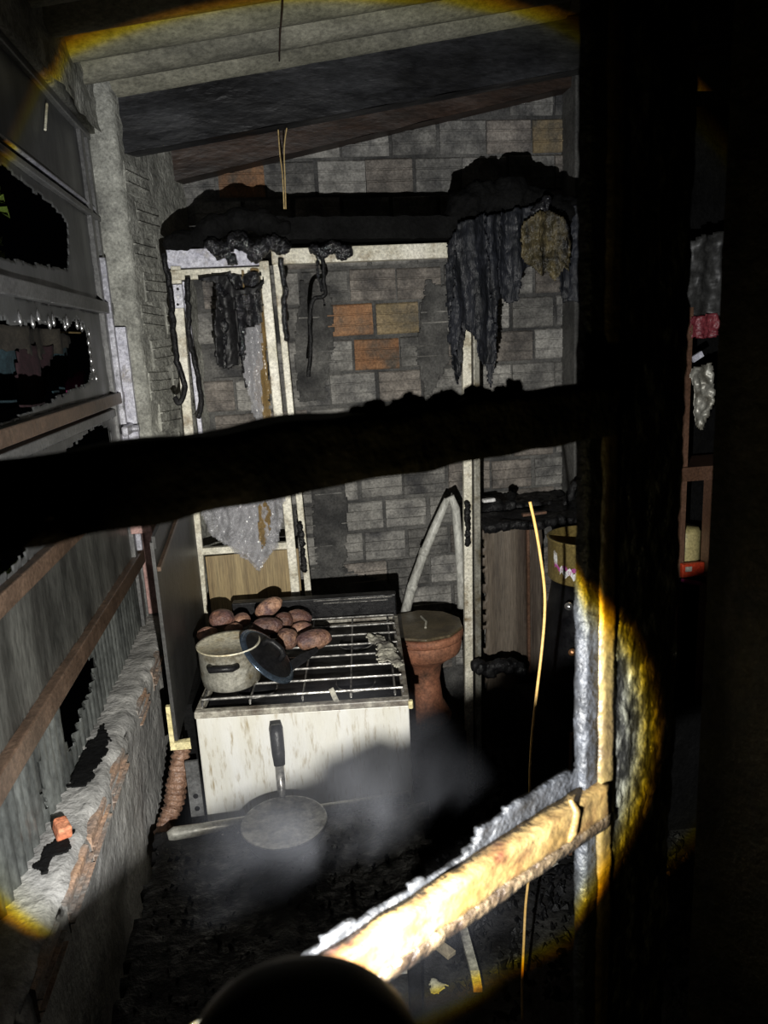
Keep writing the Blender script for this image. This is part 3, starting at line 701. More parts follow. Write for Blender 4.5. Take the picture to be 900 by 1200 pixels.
# --- dark splash guard left of the stove
gd = thing('splash_guard', (-.305, 2.1, .80), 'dark sooty metal panel standing between the low wall and the stove', 'panel')
MB().add([(x, y, z) for x in (-.312, -.304) for y, z in ((1.70, .80), (2.47, .80), (2.47, 1.37), (1.70, 1.30))], [(0, 1, 2, 3), (7, 6, 5, 4), (0, 4, 5, 1), (1, 5, 6, 2), (2, 6, 7, 3), (3, 7, 4, 0)]).build('panel', 'dark_panel', gd)
MB().beam((-.303, 1.70, 1.30), (-.303, 2.46, 1.375), .03, .008).build('top_angle', 'dark_panel', gd)
MB().beam((-.297, 1.69, 1.24), (-.297, 2.46, 1.315), .010, .008).build('top_lip', 'brown_rail', gd)
MB().box2((-.322, 1.69, .795), (-.312, 1.705, .90)).box2((-.322, 1.69, .785), (-.275, 1.705, .805)).disp(.004, 50).build('foam_strip', 'foam', gd, smooth=False)
mb = MB().box2((-.318, 1.9, 0), (-.292, 2.4, .80)); mb.build('leg', 'char_dull', gd)

# --- braided hose beside the stove
hp = [at(214, 868, 1.80), at(212, 885, 1.79), at(209, 905, 1.78), at(207, 925, 1.77), at(203, 945, 1.76), at(196, 962, 1.74), at(188, 985, 1.70)]
mb = MB(); pts = []
for i in range(len(hp)-1):
    for t in range(10): pts.append(hp[i].lerp(hp[i+1], t/10))
mb.tube(pts, [.017+.003*math.sin(i*1.9)+.008*math.sin(i/len(pts)*3) for i in range(len(pts))], 14).disp(.005, 60)
tag(mb.build('gas_hose', 'hose', smooth=True), 'burnt copper-brown hose running down between stove and wall', 'hose')
br = thing('bracket', at(212, 920, 1.735), 'grey drilled metal bracket at the left edge of the stove front', 'bracket')
MB().box2((-.300, 1.728, .56), (-.268, 1.736, .73)).build('plate', 'alu_grey', br)
for z in (.60, .635):
    MB().lathe([(0, 0), (.0065, 0), (.0065, .003), (0, .004)], 12, Matrix.Rotation(math.radians(90), 3, 'X'), (-.283, 1.729, z)).build('bolt', 'black_plastic', br)

# --- burnt table in front of the stove
tb_ = thing('burnt_table', (.06, 1.25, 0), 'collapsed black table with a metal tube along its rear edge', 'table')
TZ = .655
def tfold(u, v): return .012*noise.noise(Vector((u*7, v*7, 0)))+.006*noise.noise(Vector((u*25, v*25, 4)))-.03*max(0, u-.2)
sheet('table_top', [(-.345, .98), (.02, 1.0), (.10, 1.12), (.18, 1.26), (.24, 1.40), (.26, 1.53), (-.345, 1.56)], 'char', tb_, cell=.012, thick=.022, origin=(0, 0, TZ), uy=(0, 1, 0), rag=.02, fold=tfold)
tp = [at(196, 976, 1.53), at(203, 971, 1.535), at(240, 967, 1.54), at(300, 961, 1.545), at(345, 957, 1.55), at(480, 945, 1.56)]
zt = sum(p.z for p in tp)/len(tp)
for p in tp: p.z = zt
MB().tube(tp, [.010, .016, .0135, .0135, .0135, .0135], 16).build('edge_tube', 'aluminium', tb_, smooth=True)
for (x, y) in ((-.31, 1.05), (.0, 1.06), (-.31, 1.5), (.21, 1.48)):
    MB().beam((x, y, .02), (x, y, TZ), .03, .03, (0, 1, 0)).disp(.004, 30).build('leg', 'char_dull', tb_)
for k in range(7):
    x = -.20+.035*k
    MB().lathe([(0, .004), (.0028, .003), (.003, 0)], 8, None, (x, 1.512, zt-.004)).build('rivet', 'chrome', tb_, smooth=True)

# --- frying pan on the table
pz = TZ+.010
fc = Vector((at(334, 978, 1.44).x, 1.455, pz))
pan = thing('frying_pan', fc, 'dark steel frying pan with its handle pointing up towards the stove', 'pan')
tilt = Matrix.Rotation(math.radians(10), 3, 'X')
MB().lathe([(0, 0), (.055, 0), (.075, .01), (.088, .033), (.092, .052), (.0905, .053), (.086, .036), (.073, .0135), (.054, .004), (0, .004)], 56, None, fc).build('bowl', 'pan_steel', pan, smooth=True)
MB().lathe([(.091, .0505), (.0935, .0525), (.0925, .0545), (.090, .0535)], 56, None, fc).build('rim', 'grate_wire', pan, smooth=True)
h0 = fc+Vector((-.004, .085, .040)); h1 = fc+Vector((-.004, .118, .075)); h2 = fc+Vector((-.004, .135, .11)); h3 = fc+Vector((-.006, .165, .195))
MB().tube([h0, h1, h2], [.008, .010, .010], 10).build('ferrule', 'grate_wire', pan, smooth=True)
MB().tube([h2-Vector((0, 0, .002)), h2.lerp(h3, .3), h2.lerp(h3, .8), h3], [.013, .0155, .016, .012], 14).build('handle', 'black_plastic', pan, smooth=True)

# --- cabinet of cream metal tube behind the stove
CY = 2.5
cb = thing('metal_cabinet', (.15, CY, 0), 'cream metal cabinet frame standing against the brick wall behind the stove', 'cabinet')
def cbar(name, pa, pb, wid, m_='cream_metal', Y=CY, dep=.022, par=cb, ext=None):
    a, b2 = at(*pa, Y), at(*pb, Y)
    if ext is not None: b2 = b2+(b2-a)*((b2.z-ext)/(a.z-b2.z))
    return MB().beam(a, b2, wid, dep, (0, 1, 0) if False else (1, 0, 0) if abs(a.z-b2.z) > abs(a.x-b2.x) else (0, 0, 1)).build(name, m_, par, bev=.003)
def vbar(name, pa, pb, wid, m_='cream_metal', Y=CY, dep=.022, par=cb, ext=None):
    a, b2 = at(*pa, Y), at(*pb, Y)
    if ext is not None: b2 = b2+(b2-a)*((b2.z-ext)/(a.z-b2.z))
    d = (b2-a).normalized(); nrm = Vector((0, 1, 0)); sdv = d.cross(nrm).normalized()
    M = Matrix((sdv, nrm, d)).transposed()
    return MB().box((a+b2)/2, (wid, dep, (b2-a).length), M).build(name, m_, par, bev=.003)
vbar('stile', (206, 312), (238, 712), .030, ext=.0)
vbar('stile', (216, 330), (241, 560), .014, Y=CY+.03, m_='lilac_metal')
vbar('stile', (309, 306), (348, 712), .030, Y=CY-.012, ext=.0)
vbar('stile', (324, 310), (363, 712), .022, Y=CY+.004, ext=.0)
vbar('stile', (546, 330), (549, 775), .030, Y=CY, ext=.0)
vbar('stile', (557, 330), (560, 775), .022, Y=CY+.02, m_='aluminium', ext=.0)
hb = MB().box2((at(195, 300, CY).x, CY-.005, at(195, 315, CY).z), (at(306, 300, CY).x, CY+.03, at(195, 293, CY).z)).build('head_plate', 'lilac_metal', cb, bev=.002)
MB().box2((at(200, 320, CY).x, CY-.016, at(250, 327, CY).z), (at(310, 320, CY).x, CY+.006, at(250, 315, CY).z)).build('rail', 'cream_metal', cb, bev=.003)
MB().box2((at(318, 300, CY).x, CY-.012, at(430, 306, CY).z), (at(548, 300, CY).x, CY+.03, at(430, 288, CY).z)).build('head_rail', 'cream_metal', cb, bev=.003)
cbar('rail', (236, 646), (346, 638), .024, Y=CY)
MB().box2((at(240, 650, CY).x, CY+.008, .02), (at(350, 650, CY).x, CY+.016, at(300, 648, CY).z)).build('wood_panel', 'wood_panel', cb)
MB().box2((at(240, 650, CY).x, CY+.25, 1.99), (at(680, 650, CY).x-.05, CY-.0, 2.01)).build('top_shelf', 'char_dull', cb)
hg = MB().box2((at(202, 340, CY).x, CY-.026, at(205, 362, CY).z), (at(215, 340, CY).x, CY-.011, at(205, 334, CY).z)).build('hinge_plate', 'alu_pale', cb, bev=.002)
for yy_ in (339, 348, 357):
    c = at(208.5, yy_, CY-.028)
    MB().lathe([(0, 0), (.004, 0), (.004, .003), (0, .004)], 10, Matrix.Rotation(math.radians(90), 3, 'X'), c).build('screw', 'black_plastic' if yy_ != 348 else 'white_paint', hg)
kx = at(548, 612, CY)
hk = lump('door_latch', [(at(548, y, CY-.016),   .014, (.8, .7, 1.5)) for y in (592, 600, 608, 617, 626, 634)], 'char', cb, voxel=.004, amp=.007, size=.03)
lump('door_latch', [(at(352+.1*(y-620), y, CY-.016), .014, (.8, .7, 1.5)) for y in (618, 626, 636, 648, 658, 666)], 'char', cb, voxel=.004, amp=.006, size=.02)

# --- molten plastic on the cabinet top
bl = [(at(200+7*k, 284-.8*k, CY), .024+.004*(k % 3)) for k in range(8)]
bl += [(at(243+8*k, 268-10*math.sin(k*.28), CY-.01), .034+.006*math.sin(k*1.7)) for k in range(12)]
tag(lump('melted_mass', bl, 'char_dull', amp=.010, size=.05, amp2=.005), 'black melted mass heaped on the left end of the cabinet top', 'char')
mb = MB(); a_, b_ = at(322, 269, CY), at(548, 267, CY); N = 50
for i in range(N+1):
    p = a_.lerp(b_, i/N); e1 = .006*noise.noise(Vector((i*.35, 0, 0))); e2 = .005*noise.noise(Vector((i*.5, 4, 0)))
    for dy, dz in ((-.03, -.033+e2), (-.03, .033+e1), (.12, .033+e1), (.12, -.033+e2)): mb.v.append(p+Vector((0, dy, dz)))
for i in range(N):
    for k in range(4): mb.f.append((4*i+k, 4*i+(k+1) % 4, 4*i+4+(k+1) % 4, 4*i+4+k))
mb.f += [(0, 1, 2, 3), (4*N, 4*N+1, 4*N+2, 4*N+3)]
tag(mb.build('charred_plank', 'char_dull'), 'straight black charred plank along the middle of the cabinet top', 'plank')
bl2 = [(at(250+8*k, 287+6*math.sin(k*1.3), CY-.05), .023+.005*math.sin(k*2.1)) for k in range(11)]
bl2 += [(at(272, 306, CY-.05), .018), (at(300, 300, CY-.05), .022)]
tag(lump('melted_crust', bl2, 'melt_gloss', amp=.016, size=.03, amp2=.009, voxel=.006), 'shiny wrinkled black crust drooping over the cabinet head plate', 'char')
bl3 = [(at(368+5*k, 293+4*math.sin(k*1.1), CY-.03), .017+.003*math.sin(k*1.9)) for k in range(9)]
tag(lump('melted_drip', bl3+[(at(372+k, 310+6*k, CY-.03), .010-.0005*k) for k in range(9)], 'melt_gloss', amp=.014, size=.03, amp2=.006, voxel=.004), 'small glossy black drip on the cream head rail', 'char')
bl4 = [(at(540+11*k, 246-14*math.sin(k*.35)+4*math.sin(k*2.2), CY-.0), .055+.010*math.sin(k*1.3)) for k in range(13)]
tag(lump('melted_heap', bl4, 'char_dull', amp=.022, size=.06, amp2=.008), 'black charred heap on top of the cabinet at the right', 'char')
# hanging sheets
dr = thing('melted_drape', at(600, 400, CY-.06), 'blue-black melted plastic sheet hanging in tatters from the right end of the cabinet', 'drape')
def drape(poly, Y, m_, amp=.010, fx=90, seed=0, crumple=.012, cs=26, parent=dr, name='strip', cell=.0042, rag=.007, th=.003):
    return sheet(name, pxpoly(poly, Y), m_, parent, cell=cell, thick=th, origin=(0, Y, 0), rag=rag, seed=seed, fold=folds(amp, fx, seed, crumple, cs))
drape([(528, 275), (560, 255), (600, 250), (608, 300), (606, 345), (598, 350), (590, 348), (582, 352), (580, 420), (574, 455), (568, 425), (562, 400), (545, 385), (541, 440), (537, 450), (530, 432), (524, 380), (523, 310)], CY-.07, 'melt', seed=1)
drape([(536, 262), (570, 250), (574, 330), (581, 400), (578, 425), (566, 428), (560, 420), (552, 382), (540, 378), (534, 420), (526, 400)], CY-.10, 'melt', seed=2, amp=.012)
drape([(586, 250), (640, 240), (640, 300), (622, 310), (612, 320), (606, 352), (596, 356), (588, 350), (582, 320)], CY-.09, 'melt', seed=3)
drape([(645, 250), (690, 235), (690, 350), (680, 356), (672, 352), (660, 355), (655, 330), (648, 322)], CY-.06, 'melt', seed=4)
bw = thing('melted_bundle', at(635, 300, CY-.12), 'brown shrivelled plastic bundle hanging among the black tatters', 'bundle')
drape([(612, 262), (625, 250), (645, 246), (662, 262), (668, 290), (664, 320), (655, 315), (650, 330), (642, 318), (632, 324), (622, 316), (612, 300)], CY-.14, 'melt_brown', seed=5, amp=.014, fx=70, crumple=.03, cs=40, parent=bw, name='skin', cell=.005)
lump('knot', [(at(634, 244, CY-.12), .022), (at(640, 236, CY-.12), .018), (at(627, 250, CY-.12), .018)], 'melt_gloss', bw, voxel=.005, amp=.008, size=.02)
# left door opening
bd = thing('melted_curtain', at(280, 400, CY-.04), 'shrivelled black and amber plastic curtain hanging inside the left cabinet frame', 'curtain')
drape([(252, 330), (266, 322), (306, 320), (307, 360), (303, 400), (296, 440), (290, 455), (285, 440), (283, 415), (268, 432), (254, 428), (252, 400), (256, 360)], CY-.03, 'melt_gloss', seed=6, amp=.012, fx=110, crumple=.02, cs=34, parent=bd, name='black_sheet', cell=.005)
drape([(254, 345), (274, 345), (280, 390), (282, 428), (268, 434), (254, 428), (251, 400)], CY-.05, 'black_plastic', seed=16, amp=.010, fx=60, crumple=.008, parent=bd, name='black_flap', cell=.005)
drape([(282, 318), (308, 316), (312, 400), (318, 490), (310, 500), (300, 470), (296, 420), (288, 360)], CY-.012, 'amber_film', seed=7, amp=.008, fx=140, crumple=.012, parent=bd, name='amber_film', cell=.006, th=.0015)
drape([(288, 385), (306, 380), (308, 430), (306, 450), (310, 500), (300, 510), (294, 470), (286, 440)], CY-.055, 'clear_film', seed=8, amp=.006, fx=160, crumple=.014, cs=50, parent=bd, name='clear_film', cell=.005, th=.0015)
drape([(262, 322), (266, 322), (276, 340), (300, 336), (308, 326), (309, 332), (298, 344), (272, 348), (258, 334), (232, 328), (232, 325)], CY-.06, 'black_plastic', seed=9, parent=bd, name='strand', cell=.004, amp=.003, crumple=.004, rag=.003)
# crumpled clear bag over the lower panel
bg = thing('plastic_bag', at(285, 640, CY-.05), 'crumpled clear plastic bag hanging in front of the wooden cabinet panel', 'bag')
drape([(232, 560), (336, 550), (332, 600), (326, 640), (312, 655), (304, 668), (296, 660), (284, 655), (270, 640), (250, 628), (238, 610)], CY-.05, 'clear_film', seed=10, amp=.012, fx=50, crumple=.035, cs=24, parent=bg, name='outer_film', cell=.005, rag=.005, th=.001)
drape([(245, 575), (330, 560), (322, 640), (304, 664), (288, 650), (262, 630)], CY-.085, 'clear_film', seed=11, amp=.014, fx=70, crumple=.03, cs=36, parent=bg, name='inner_film', cell=.005, rag=.006, th=.001)
drape([(306, 580), (318, 596), (316, 620), (308, 640), (302, 620)], CY-.10, 'amber_film', seed=12, amp=.008, fx=110, crumple=.03, cs=40, parent=bg, name='amber_film', cell=.005, rag=.006, th=.001)

# --- cables
def cable(name, pts, r, m_, label, cat='cable', n=6, jit=0):
    P = []
    V = [Vector(p) for p in pts]
    for i in range(len(V)-1):
        a, b2 = V[i], V[i+1]; pa = V[max(0, i-1)]; pb = V[min(len(V)-1, i+2)]
        for k in range(8):
            t = k/8
            P.append(.5*((2*a)+(b2-pa)*t+(2*pa-5*a+4*b2-pb)*t*t+(3*a-pa-3*b2+pb)*t**3))
    P.append(V[-1])
    if jit: P = [p+Vector(noise.noise_vector(p*40))*jit for p in P]
    return tag(MB().tube(P, r, n).build(name, m_, smooth=True), label, cat)
cable('burnt_cable', [at(x, y, CY-.06) for x, y in ((191, 297), (196, 320), (201, 350), (203, 385), (207, 420), (214, 445), (216, 460), (210, 472), (204, 466))], .0085, 'char', 'thick black burnt cable sagging down the left cabinet stile', jit=.006, n=8)
cable('burnt_cable', [at(x, y, CY-.05) for x, y in ((219, 324), (221, 360), (222, 400), (228, 420), (232, 440), (236, 470), (232, 490))], .008, 'char', 'short black burnt strand beside the left cabinet stile', jit=.008, n=8)
cable('burnt_cable', [at(x, y, CY-.03) for x, y in ((378, 300), (379, 330), (381, 345), (366, 352), (363, 380), (364, 410), (362, 442))], .007, 'char', 'black kinked cable dangling from the head rail before the bricks', jit=.005, n=8)
cable('burnt_cable', [at(x, y, CY-.03) for x, y in ((330, 305), (334, 340), (333, 370), (337, 400))], .009, 'melt_gloss', 'dark melted strand hanging right of the cabinet stile', jit=.008, n=8)
cable('ceiling_wire', [at(x, y, 2.5) for x, y in ((326, 152), (328, 180), (331, 205), (333, 245))], .0022, 'tan_wire', 'left one of two thin tan wires hanging from the purlin', 'wire')
cable('ceiling_wire', [at(x, y, 2.5) for x, y in ((336, 150), (333, 175), (334, 210), (335, 245))], .0022, 'tan_wire', 'right one of two thin tan wires hanging from the purlin', 'wire')
rw = [(333, 6, 1.98), (333, 40, 2.10), (330, 62, 2.25), (328, 80, 2.45)]
cable('roof_wire', [Vector((at(px, py, Y).x, Y, roofz(at(px, py, Y).x)-.008)) for px, py, Y in rw], .0025, 'beam_brown', 'brown wire running along the underside of the roof sheets', 'wire')
wy = 1.45
cable('orange_wire', [at(x, y, wy) for x, y in ((621, 588), (627, 615), (633, 650), (638, 690), (638, 725), (634, 770), (628, 820), (623, 870), (621, 915), (621, 970), (620, 1020), (616, 1060), (614, 1100), (612, 1150), (612, 1195))], .0032, 'orange_wire', 'orange wire hanging in a long bow behind the foreground window bar', 'wire', n=8)

# --- clay brazier with lid, right of the stove
bc = Vector((.437, 2.43, -.035))
bz = thing('clay_brazier', bc+Vector((0, 0, .42)), 'terracotta brazier on a narrow foot beside the stove', 'brazier')
MB().lathe([(0, .42), (.085, .42), (.09, .44), (.060, .50), (.052, .58), (.062, .64), (.10, .67), (.128, .69), (.134, .715), (.136, .765), (.128, .77), (.120, .75), (.09, .70), (0, .69)], 48, None, bc).build('bowl', 'terracotta', bz, smooth=True)
MB().lathe([(.136, .740), (.140, .745), (.140, .764), (.134, .768)], 48, None, bc).build('rim', 'terracotta', bz, smooth=True)
ld_ = thing('brazier_lid', bc+Vector((0, 0, .772)), 'flat dark brown eight-cornered lid lying on the terracotta brazier', 'lid')
mb = MB(); mb.lathe([(0, .772), (.140, .772), (.142, .776), (.140, .782), (.03, .786), (0, .786)], 10, Matrix.Rotation(.2, 3, 'Z'), bc); mb.build('plate', 'lid_brown', ld_, bev=.003)
MB().tube([bc+Vector((.0, -.05, .787)), bc+Vector((.012, .0, .790)), bc+Vector((.006, .06, .787))], .004, 8).build('pale_ridge', 'paper', ld_)  # thin pale ridge running across the lid plate
tag(MB().box2((.335, 2.31, .02), (.555, 2.53, .375)).disp(.012, 9).build('charred_crate', 'char_dull'), 'black charred crate carrying the terracotta brazier', 'crate')

# --- bent white pipe
pp = thing('bent_pipe', at(510, 700, 2.6), 'pale flattened pipe bent into a sharp upside-down V before the bricks', 'pipe')
def fl_tube(pts, rs, name):
    mb = MB(); mb.tube(pts, rs, 14); return mb.build(name, 'pipe_white', pp, smooth=True)
A = [at(x, y, 2.62) for x, y in ((474, 722), (482, 690), (496, 650), (508, 622), (520, 594), (524, 585))]
fl_tube(A, [.019, .018, .0165, .017, .014, .012], 'left_arm')
B = [at(x, y, 2.62) for x, y in ((522, 588), (529, 583), (534, 596), (537, 630), (539, 665), (541, 700), (541, 712))]
fl_tube(B, [.011, .014, .016, .016, .0145, .016, .018], 'right_arm')
for q in ((497, 647), (483, 688)):
    c = at(*q, 2.62); d = (A[0]-A[-1]).normalized()
    MB().tube([c-d*.012, c+d*.012], .0195, 14).build('collar', 'pipe_white', pp, smooth=True)

# --- standing board, charred shelf and pots on the right
bo = thing('wooden_board', at(600, 765, 2.75), 'scorched grey-brown wooden board standing under the charred shelf', 'board')
x0 = at(566, 640, 2.75).x; x1 = at(616, 640, 2.75).x; x2 = at(637, 640, 2.75).x; zt_ = at(600, 618, 2.75).z
sheet('board', [(x0, .30), (x1, .30), (x1, zt_), (x0, zt_)], 'board_grey', bo, cell=.012, thick=.014, origin=(0, 2.75, 0), rag=.0001, fold=lambda u, v: .006*math.sin(u*38)+.004*noise.noise(Vector((u*9, v*3, 0))))
sheet('board', [(x1+.006, .30), (x2, .30), (x2, zt_), (x1+.006, zt_)], 'board_grey', bo, cell=.012, thick=.014, origin=(0, 2.765, 0), rag=.0001, fold=lambda u, v: .004*math.sin(u*50))
MB().box2((x1+.0, 2.732, .30), (x1+.010, 2.745, zt_)).build('edge_strip', 'brown_wood', bo)
sh = thing('charred_shelf', at(615, 605, 2.65), 'black charred shelf littered with glossy lumps under the brick wall', 'shelf')
sx0 = at(562, 600, 2.6).x; sx1 = at(700, 600, 2.6).x; sz = at(600, 606, 2.6).z
sheet('shelf_board', [(sx0, 2.50), (sx1, 2.5), (sx1, 2.97), (sx0, 2.97)], 'char', sh, cell=.012, thick=.03, origin=(0, 0, sz-.01), uy=(0, 1, 0), rag=.012, fold=lambda u, v: .014*noise.noise(Vector((u*12, v*12, 0)))+.008*noise.noise(Vector((u*40, v*40, 0))))
lump('charred_lumps', [(at(572+9*k, 598-5*abs(math.sin(k*1.4)), 2.72), .026+.008*math.sin(k*2.3)) for k in range(13)], 'char', sh, amp=.012, size=.03, amp2=.007)
lump('charred_lumps', [(at(662+3*k, 592-6*k, 2.7), .018) for k in range(5)], 'char', sh, amp=.010, size=.03)
for (xx, yy2) in ((sx0+.02, 2.94), (sx1-.03, 2.94), (sx1-.03, 2.53)):
    MB().box2((xx-.015, yy2-.015, .02), (xx+.015, yy2+.015, sz-.02)).build('leg', 'char_dull', sh)
tag(lump('charred_ball', [(at(599, 581, 2.72), .019)], 'char_dull', amp=.003, size=.03, voxel=.004), 'small round black knob standing on the charred shelf', 'knob')
tag(MB().box(at(573, 586, 2.72), (.05, .02, .012)).disp(.006, 40).build('ash_flake', 'white_paint', bev=.003), 'small white ash flake on the charred shelf', 'ash')
tag(MB().beam(at(612, 603, 2.49), at(640, 600, 2.49), .008, .02).disp(.003, 30).build('wood_splinter', 'brown_wood'), 'thin scorched splinter on the front edge of the charred shelf', 'splinter')
gc = Vector((at(690, 660, 2.30).x, 2.30, .0)); zt2 = at(660, 640, 2.2).z; zb2 = at(660, 690, 2.2).z
gp = thing('gold_pot', gc+Vector((0, 0, zb2)), 'gold-coloured metal pot with a torn white and magenta label', 'pot')
R_ = .135
MB().lathe([(0, zb2), (R_-.004, zb2), (R_, zb2+.006), (R_, zt2-.006), (R_+.004, zt2-.003), (R_+.002, zt2), (R_-.006, zt2), (R_-.008, zb2+.01), (0, zb2+.01)], 56, None, gc).build('body', 'gold_pot', gp, smooth=True)
for nm, m_, za, zb_, a0, a1_ in (('label_patch', 'white_paint', .52, .74, 192, 200), ('label_patch', 'magenta', .36, .46, 194, 250), ('label_patch', 'white_paint', .24, .40, 205, 252)):
    mb = MB(); N = 26
    for i in range(N+1):
        t = math.radians(a0+(a1_-a0)*i/N)
        wv = .008*math.sin(i*.9)-.012*(i/N if m_ == 'magenta' else .6*i/N)+.006*noise.noise(Vector((i*.7, za*9, 0)))
        for z in (zb2+(zt2-zb2)*za+wv, zb2+(zt2-zb2)*zb_+wv):
            mb.v.append(gc+Vector((math.cos(t)*(R_+.0012), math.sin(t)*(R_+.0012), z)))
    for i in range(N): mb.f.append((2*i, 2*i+2, 2*i+3, 2*i+1))
    mb.build(nm, m_, gp, smooth=True)
rcz = zb2-.001
rc = thing('rice_cooker', gc+Vector((0, 0, .45)), 'black cooker with a silver knob under the gold pot', 'cooker')
MB().lathe([(0, .45), (.13, .45), (.15, .47), (.155, .62), (.15, .74), (.138, .80), (.12, rcz), (0, rcz)], 48, None, gc).build('body', 'stove_black', rc, smooth=True)
kp = at(667, 711, 2.14)
MB().lathe([(.0, 0), (.012, .002), (.014, .010), (.010, .018), (0, .021)], 20, Matrix.Rotation(math.radians(90), 3, 'X'), kp+Vector((0, .012, 0))).build('knob', 'chrome', rc, smooth=True)
kp2 = at(671, 765, 2.14)
MB().lathe([(.0, 0), (.010, .002), (.013, .008), (.008, .016), (0, .018)], 20, Matrix.Rotation(math.radians(90), 3, 'X'), kp2+Vector((0, .012, 0))).build('knob', 'copper', rc, smooth=True)
tag(MB().box2((gc.x-.2, 2.13, .02), (gc.x+.35, 2.48, .45)).disp(.012, 8).build('charred_cupboard', 'char_dull'), 'low black charred cupboard carrying the cooker', 'cupboard')
tag(MB().beam(at(671, 860, 1.9), at(667, 1000, 1.9), .010, .02, (1, 0, 0)).build('scorched_slat', 'brown_wood'), 'narrow brown scorched slat standing behind the foreground post', 'slat')

# --- things seen through the gap at the right
rk = thing('side_rack', (1.55, 2.45, 0), 'brown wooden rack seen through the narrow gap at the right', 'rack')
def g(px, py, Y=2.4): return at(px, py, Y)
a = g(799, 556); b2 = g(845, 556)
MB().box2((g(799, 600).x-.15, 2.38, g(815, 562).z), (g(835, 600).x+.2, 2.60, g(815, 546).z)).build('shelf_board', 'brown_wood', rk)
MB().box2((g(827, 600).x, 2.37, .02), (g(838, 600).x, 2.42, g(815, 552).z)).build('upright', 'brown_wood', rk)
MB().box2((g(799, 600).x-.15, 2.38, g(815, 672).z-.03), (g(835, 600).x+.2, 2.62, g(815, 672).z-.01)).build('shelf_board', 'char_dull', rk)
MB().box2((g(809, 370).x-.006, 2.40, .02), (g(812, 370).x+.002, 2.43, g(812, 360).z)).build('upright', 'brown_wood', rk)
MB().box2((1.38, 2.66, .02), (1.95, 2.68, 2.45)).build('added_dark_board', 'char_dull', rk)  # black board added behind the rack to keep the gap dark
mbj = Vector((g(817, 630).x, 2.47, g(813, 672).z-.008))
tag(MB().lathe([(0, 0), (.055, 0), (.058, .02), (.058, .145), (.050, .160), (0, .163)], 36, None, mbj+Vector((0, .02, .0))).build('yellow_jar', 'yellow_jar', smooth=True), 'pale yellow jar standing on the rack in the right gap', 'jar')
rp_ = thing('red_packet', g(811, 668, 2.385), 'red packet with a small white print patch below the yellow jar', 'packet')
MB().box((g(811, 667, 2.385)), (.085, .02, .05)).disp(.003, 30).build('wrapper', 'red_pack', rp_, bev=.004)
MB().box((g(807, 667, 2.372)), (.024, .002, .018)).build('print_patch', 'paper', rp_)
tag(MB().box(g(811, 682, 2.37), (.08, .02, .014), Matrix.Rotation(.25, 3, 'Y')).disp(.003, 30).build('pink_packet', 'pink_cloth', bev=.003), 'bright pink packet under the red packet in the right gap', 'packet')
o = sheet('foil_bundle', pxpoly([(808, 432), (834, 425), (836, 470), (822, 505), (814, 495), (810, 470)], 2.38), 'aluminium', None, cell=.005, thick=.002, origin=(0, 2.38, 0), rag=.006, fold=folds(.006, 70, 3, .022, 28))
tag(o, 'crinkled shiny foil bundle hanging in the right gap', 'foil')
o = sheet('plastic_sheet', pxpoly([(796, 285), (845, 270), (845, 370), (800, 372)], 2.42), 'dark_panel', None, cell=.008, thick=.002, origin=(0, 2.42, 0), rag=.006, fold=folds(.006, 60, 5, .02, 30))
tag(o, 'dull grey plastic sheet hanging at the top of the right gap', 'sheet')
o = sheet('crimson_bag', pxpoly([(806, 372), (840, 368), (840, 394), (808, 396)], 2.41), 'crimson_pack', None, cell=.006, thick=.003, origin=(0, 2.41, 0), rag=.004, fold=folds(.006, 120, 7, .03, 45))
tag(o, 'crumpled dark crimson bag below the grey sheet in the right gap', 'bag')
tag(MB().box(g(817, 418, 2.41), (.04, .01, .02), Matrix.Rotation(-.5, 3, 'Y')).build('blue_card', 'lilac_metal'), 'small pale blue card in the right gap', 'card')

# --- outside the left window: laundry and leaves
ll = -.66
tag(MB().tube([(ll, 1.0, 1.80), (ll, 1.9, 1.79), (ll, 3.0, 1.80)], .003, 6).build('clothes_line', 'tan_wire'), 'thin clothes line outside the left window', 'line')
def garment(name, poly, m_, label, X=ll, seed=0):
    P = [(p.y, p.z) for p in (atx(x, y, X) for x, y in poly)]
    o = sheet(name, P, m_, None, cell=.014, thick=.003, origin=(X, 0, 0), ux=(0, 1, 0), rag=.004, fold=folds(.015, 22, seed, .012, 12), seed=seed)
    return tag(o, label, 'garment')
garment('hanging_garment', [(-40, 395), (22, 398), (26, 440), (20, 480), (-40, 485)], 'blue_cloth', 'dim blue garment hanging left of the maroon one outside the window')
garment('hanging_garment', [(20, 405), (56, 408), (58, 470), (36, 500), (20, 470)], 'maroon_cloth', 'dark maroon garment hanging outside behind the broken pane', X=ll+.03, seed=2)
garment('hanging_garment', [(56, 405), (72, 405), (74, 465), (54, 475)], 'blue_cloth', 'narrow dim blue garment hanging right of the maroon one outside', X=ll-.02, seed=3)
garment('hanging_towel', [(-40, 380), (40, 384), (86, 392), (88, 404), (50, 418), (10, 410), (-40, 412)], 'tan_cloth', 'dull tan towel folded over the clothes line outside', X=ll+.04, seed=4)
garment('pink_slipper', [(80, 452), (84, 440), (91, 436), (92, 452), (86, 466), (81, 464)], 'pink_cloth', 'small pink cloth hanging outside at the right of the broken pane', X=ll+.02, seed=5)
pl = thing('garden_plant', atx(-60, 330, -.60), 'green leafy plant outside at the left edge of the picture', 'plant')
base_ = atx(-60, 330, -.60)
MB().tube([Vector((base_.x, base_.y, .02)), base_, atx(-30, 240, -.60)], .006, 8).build('stem', 'leaf', pl)
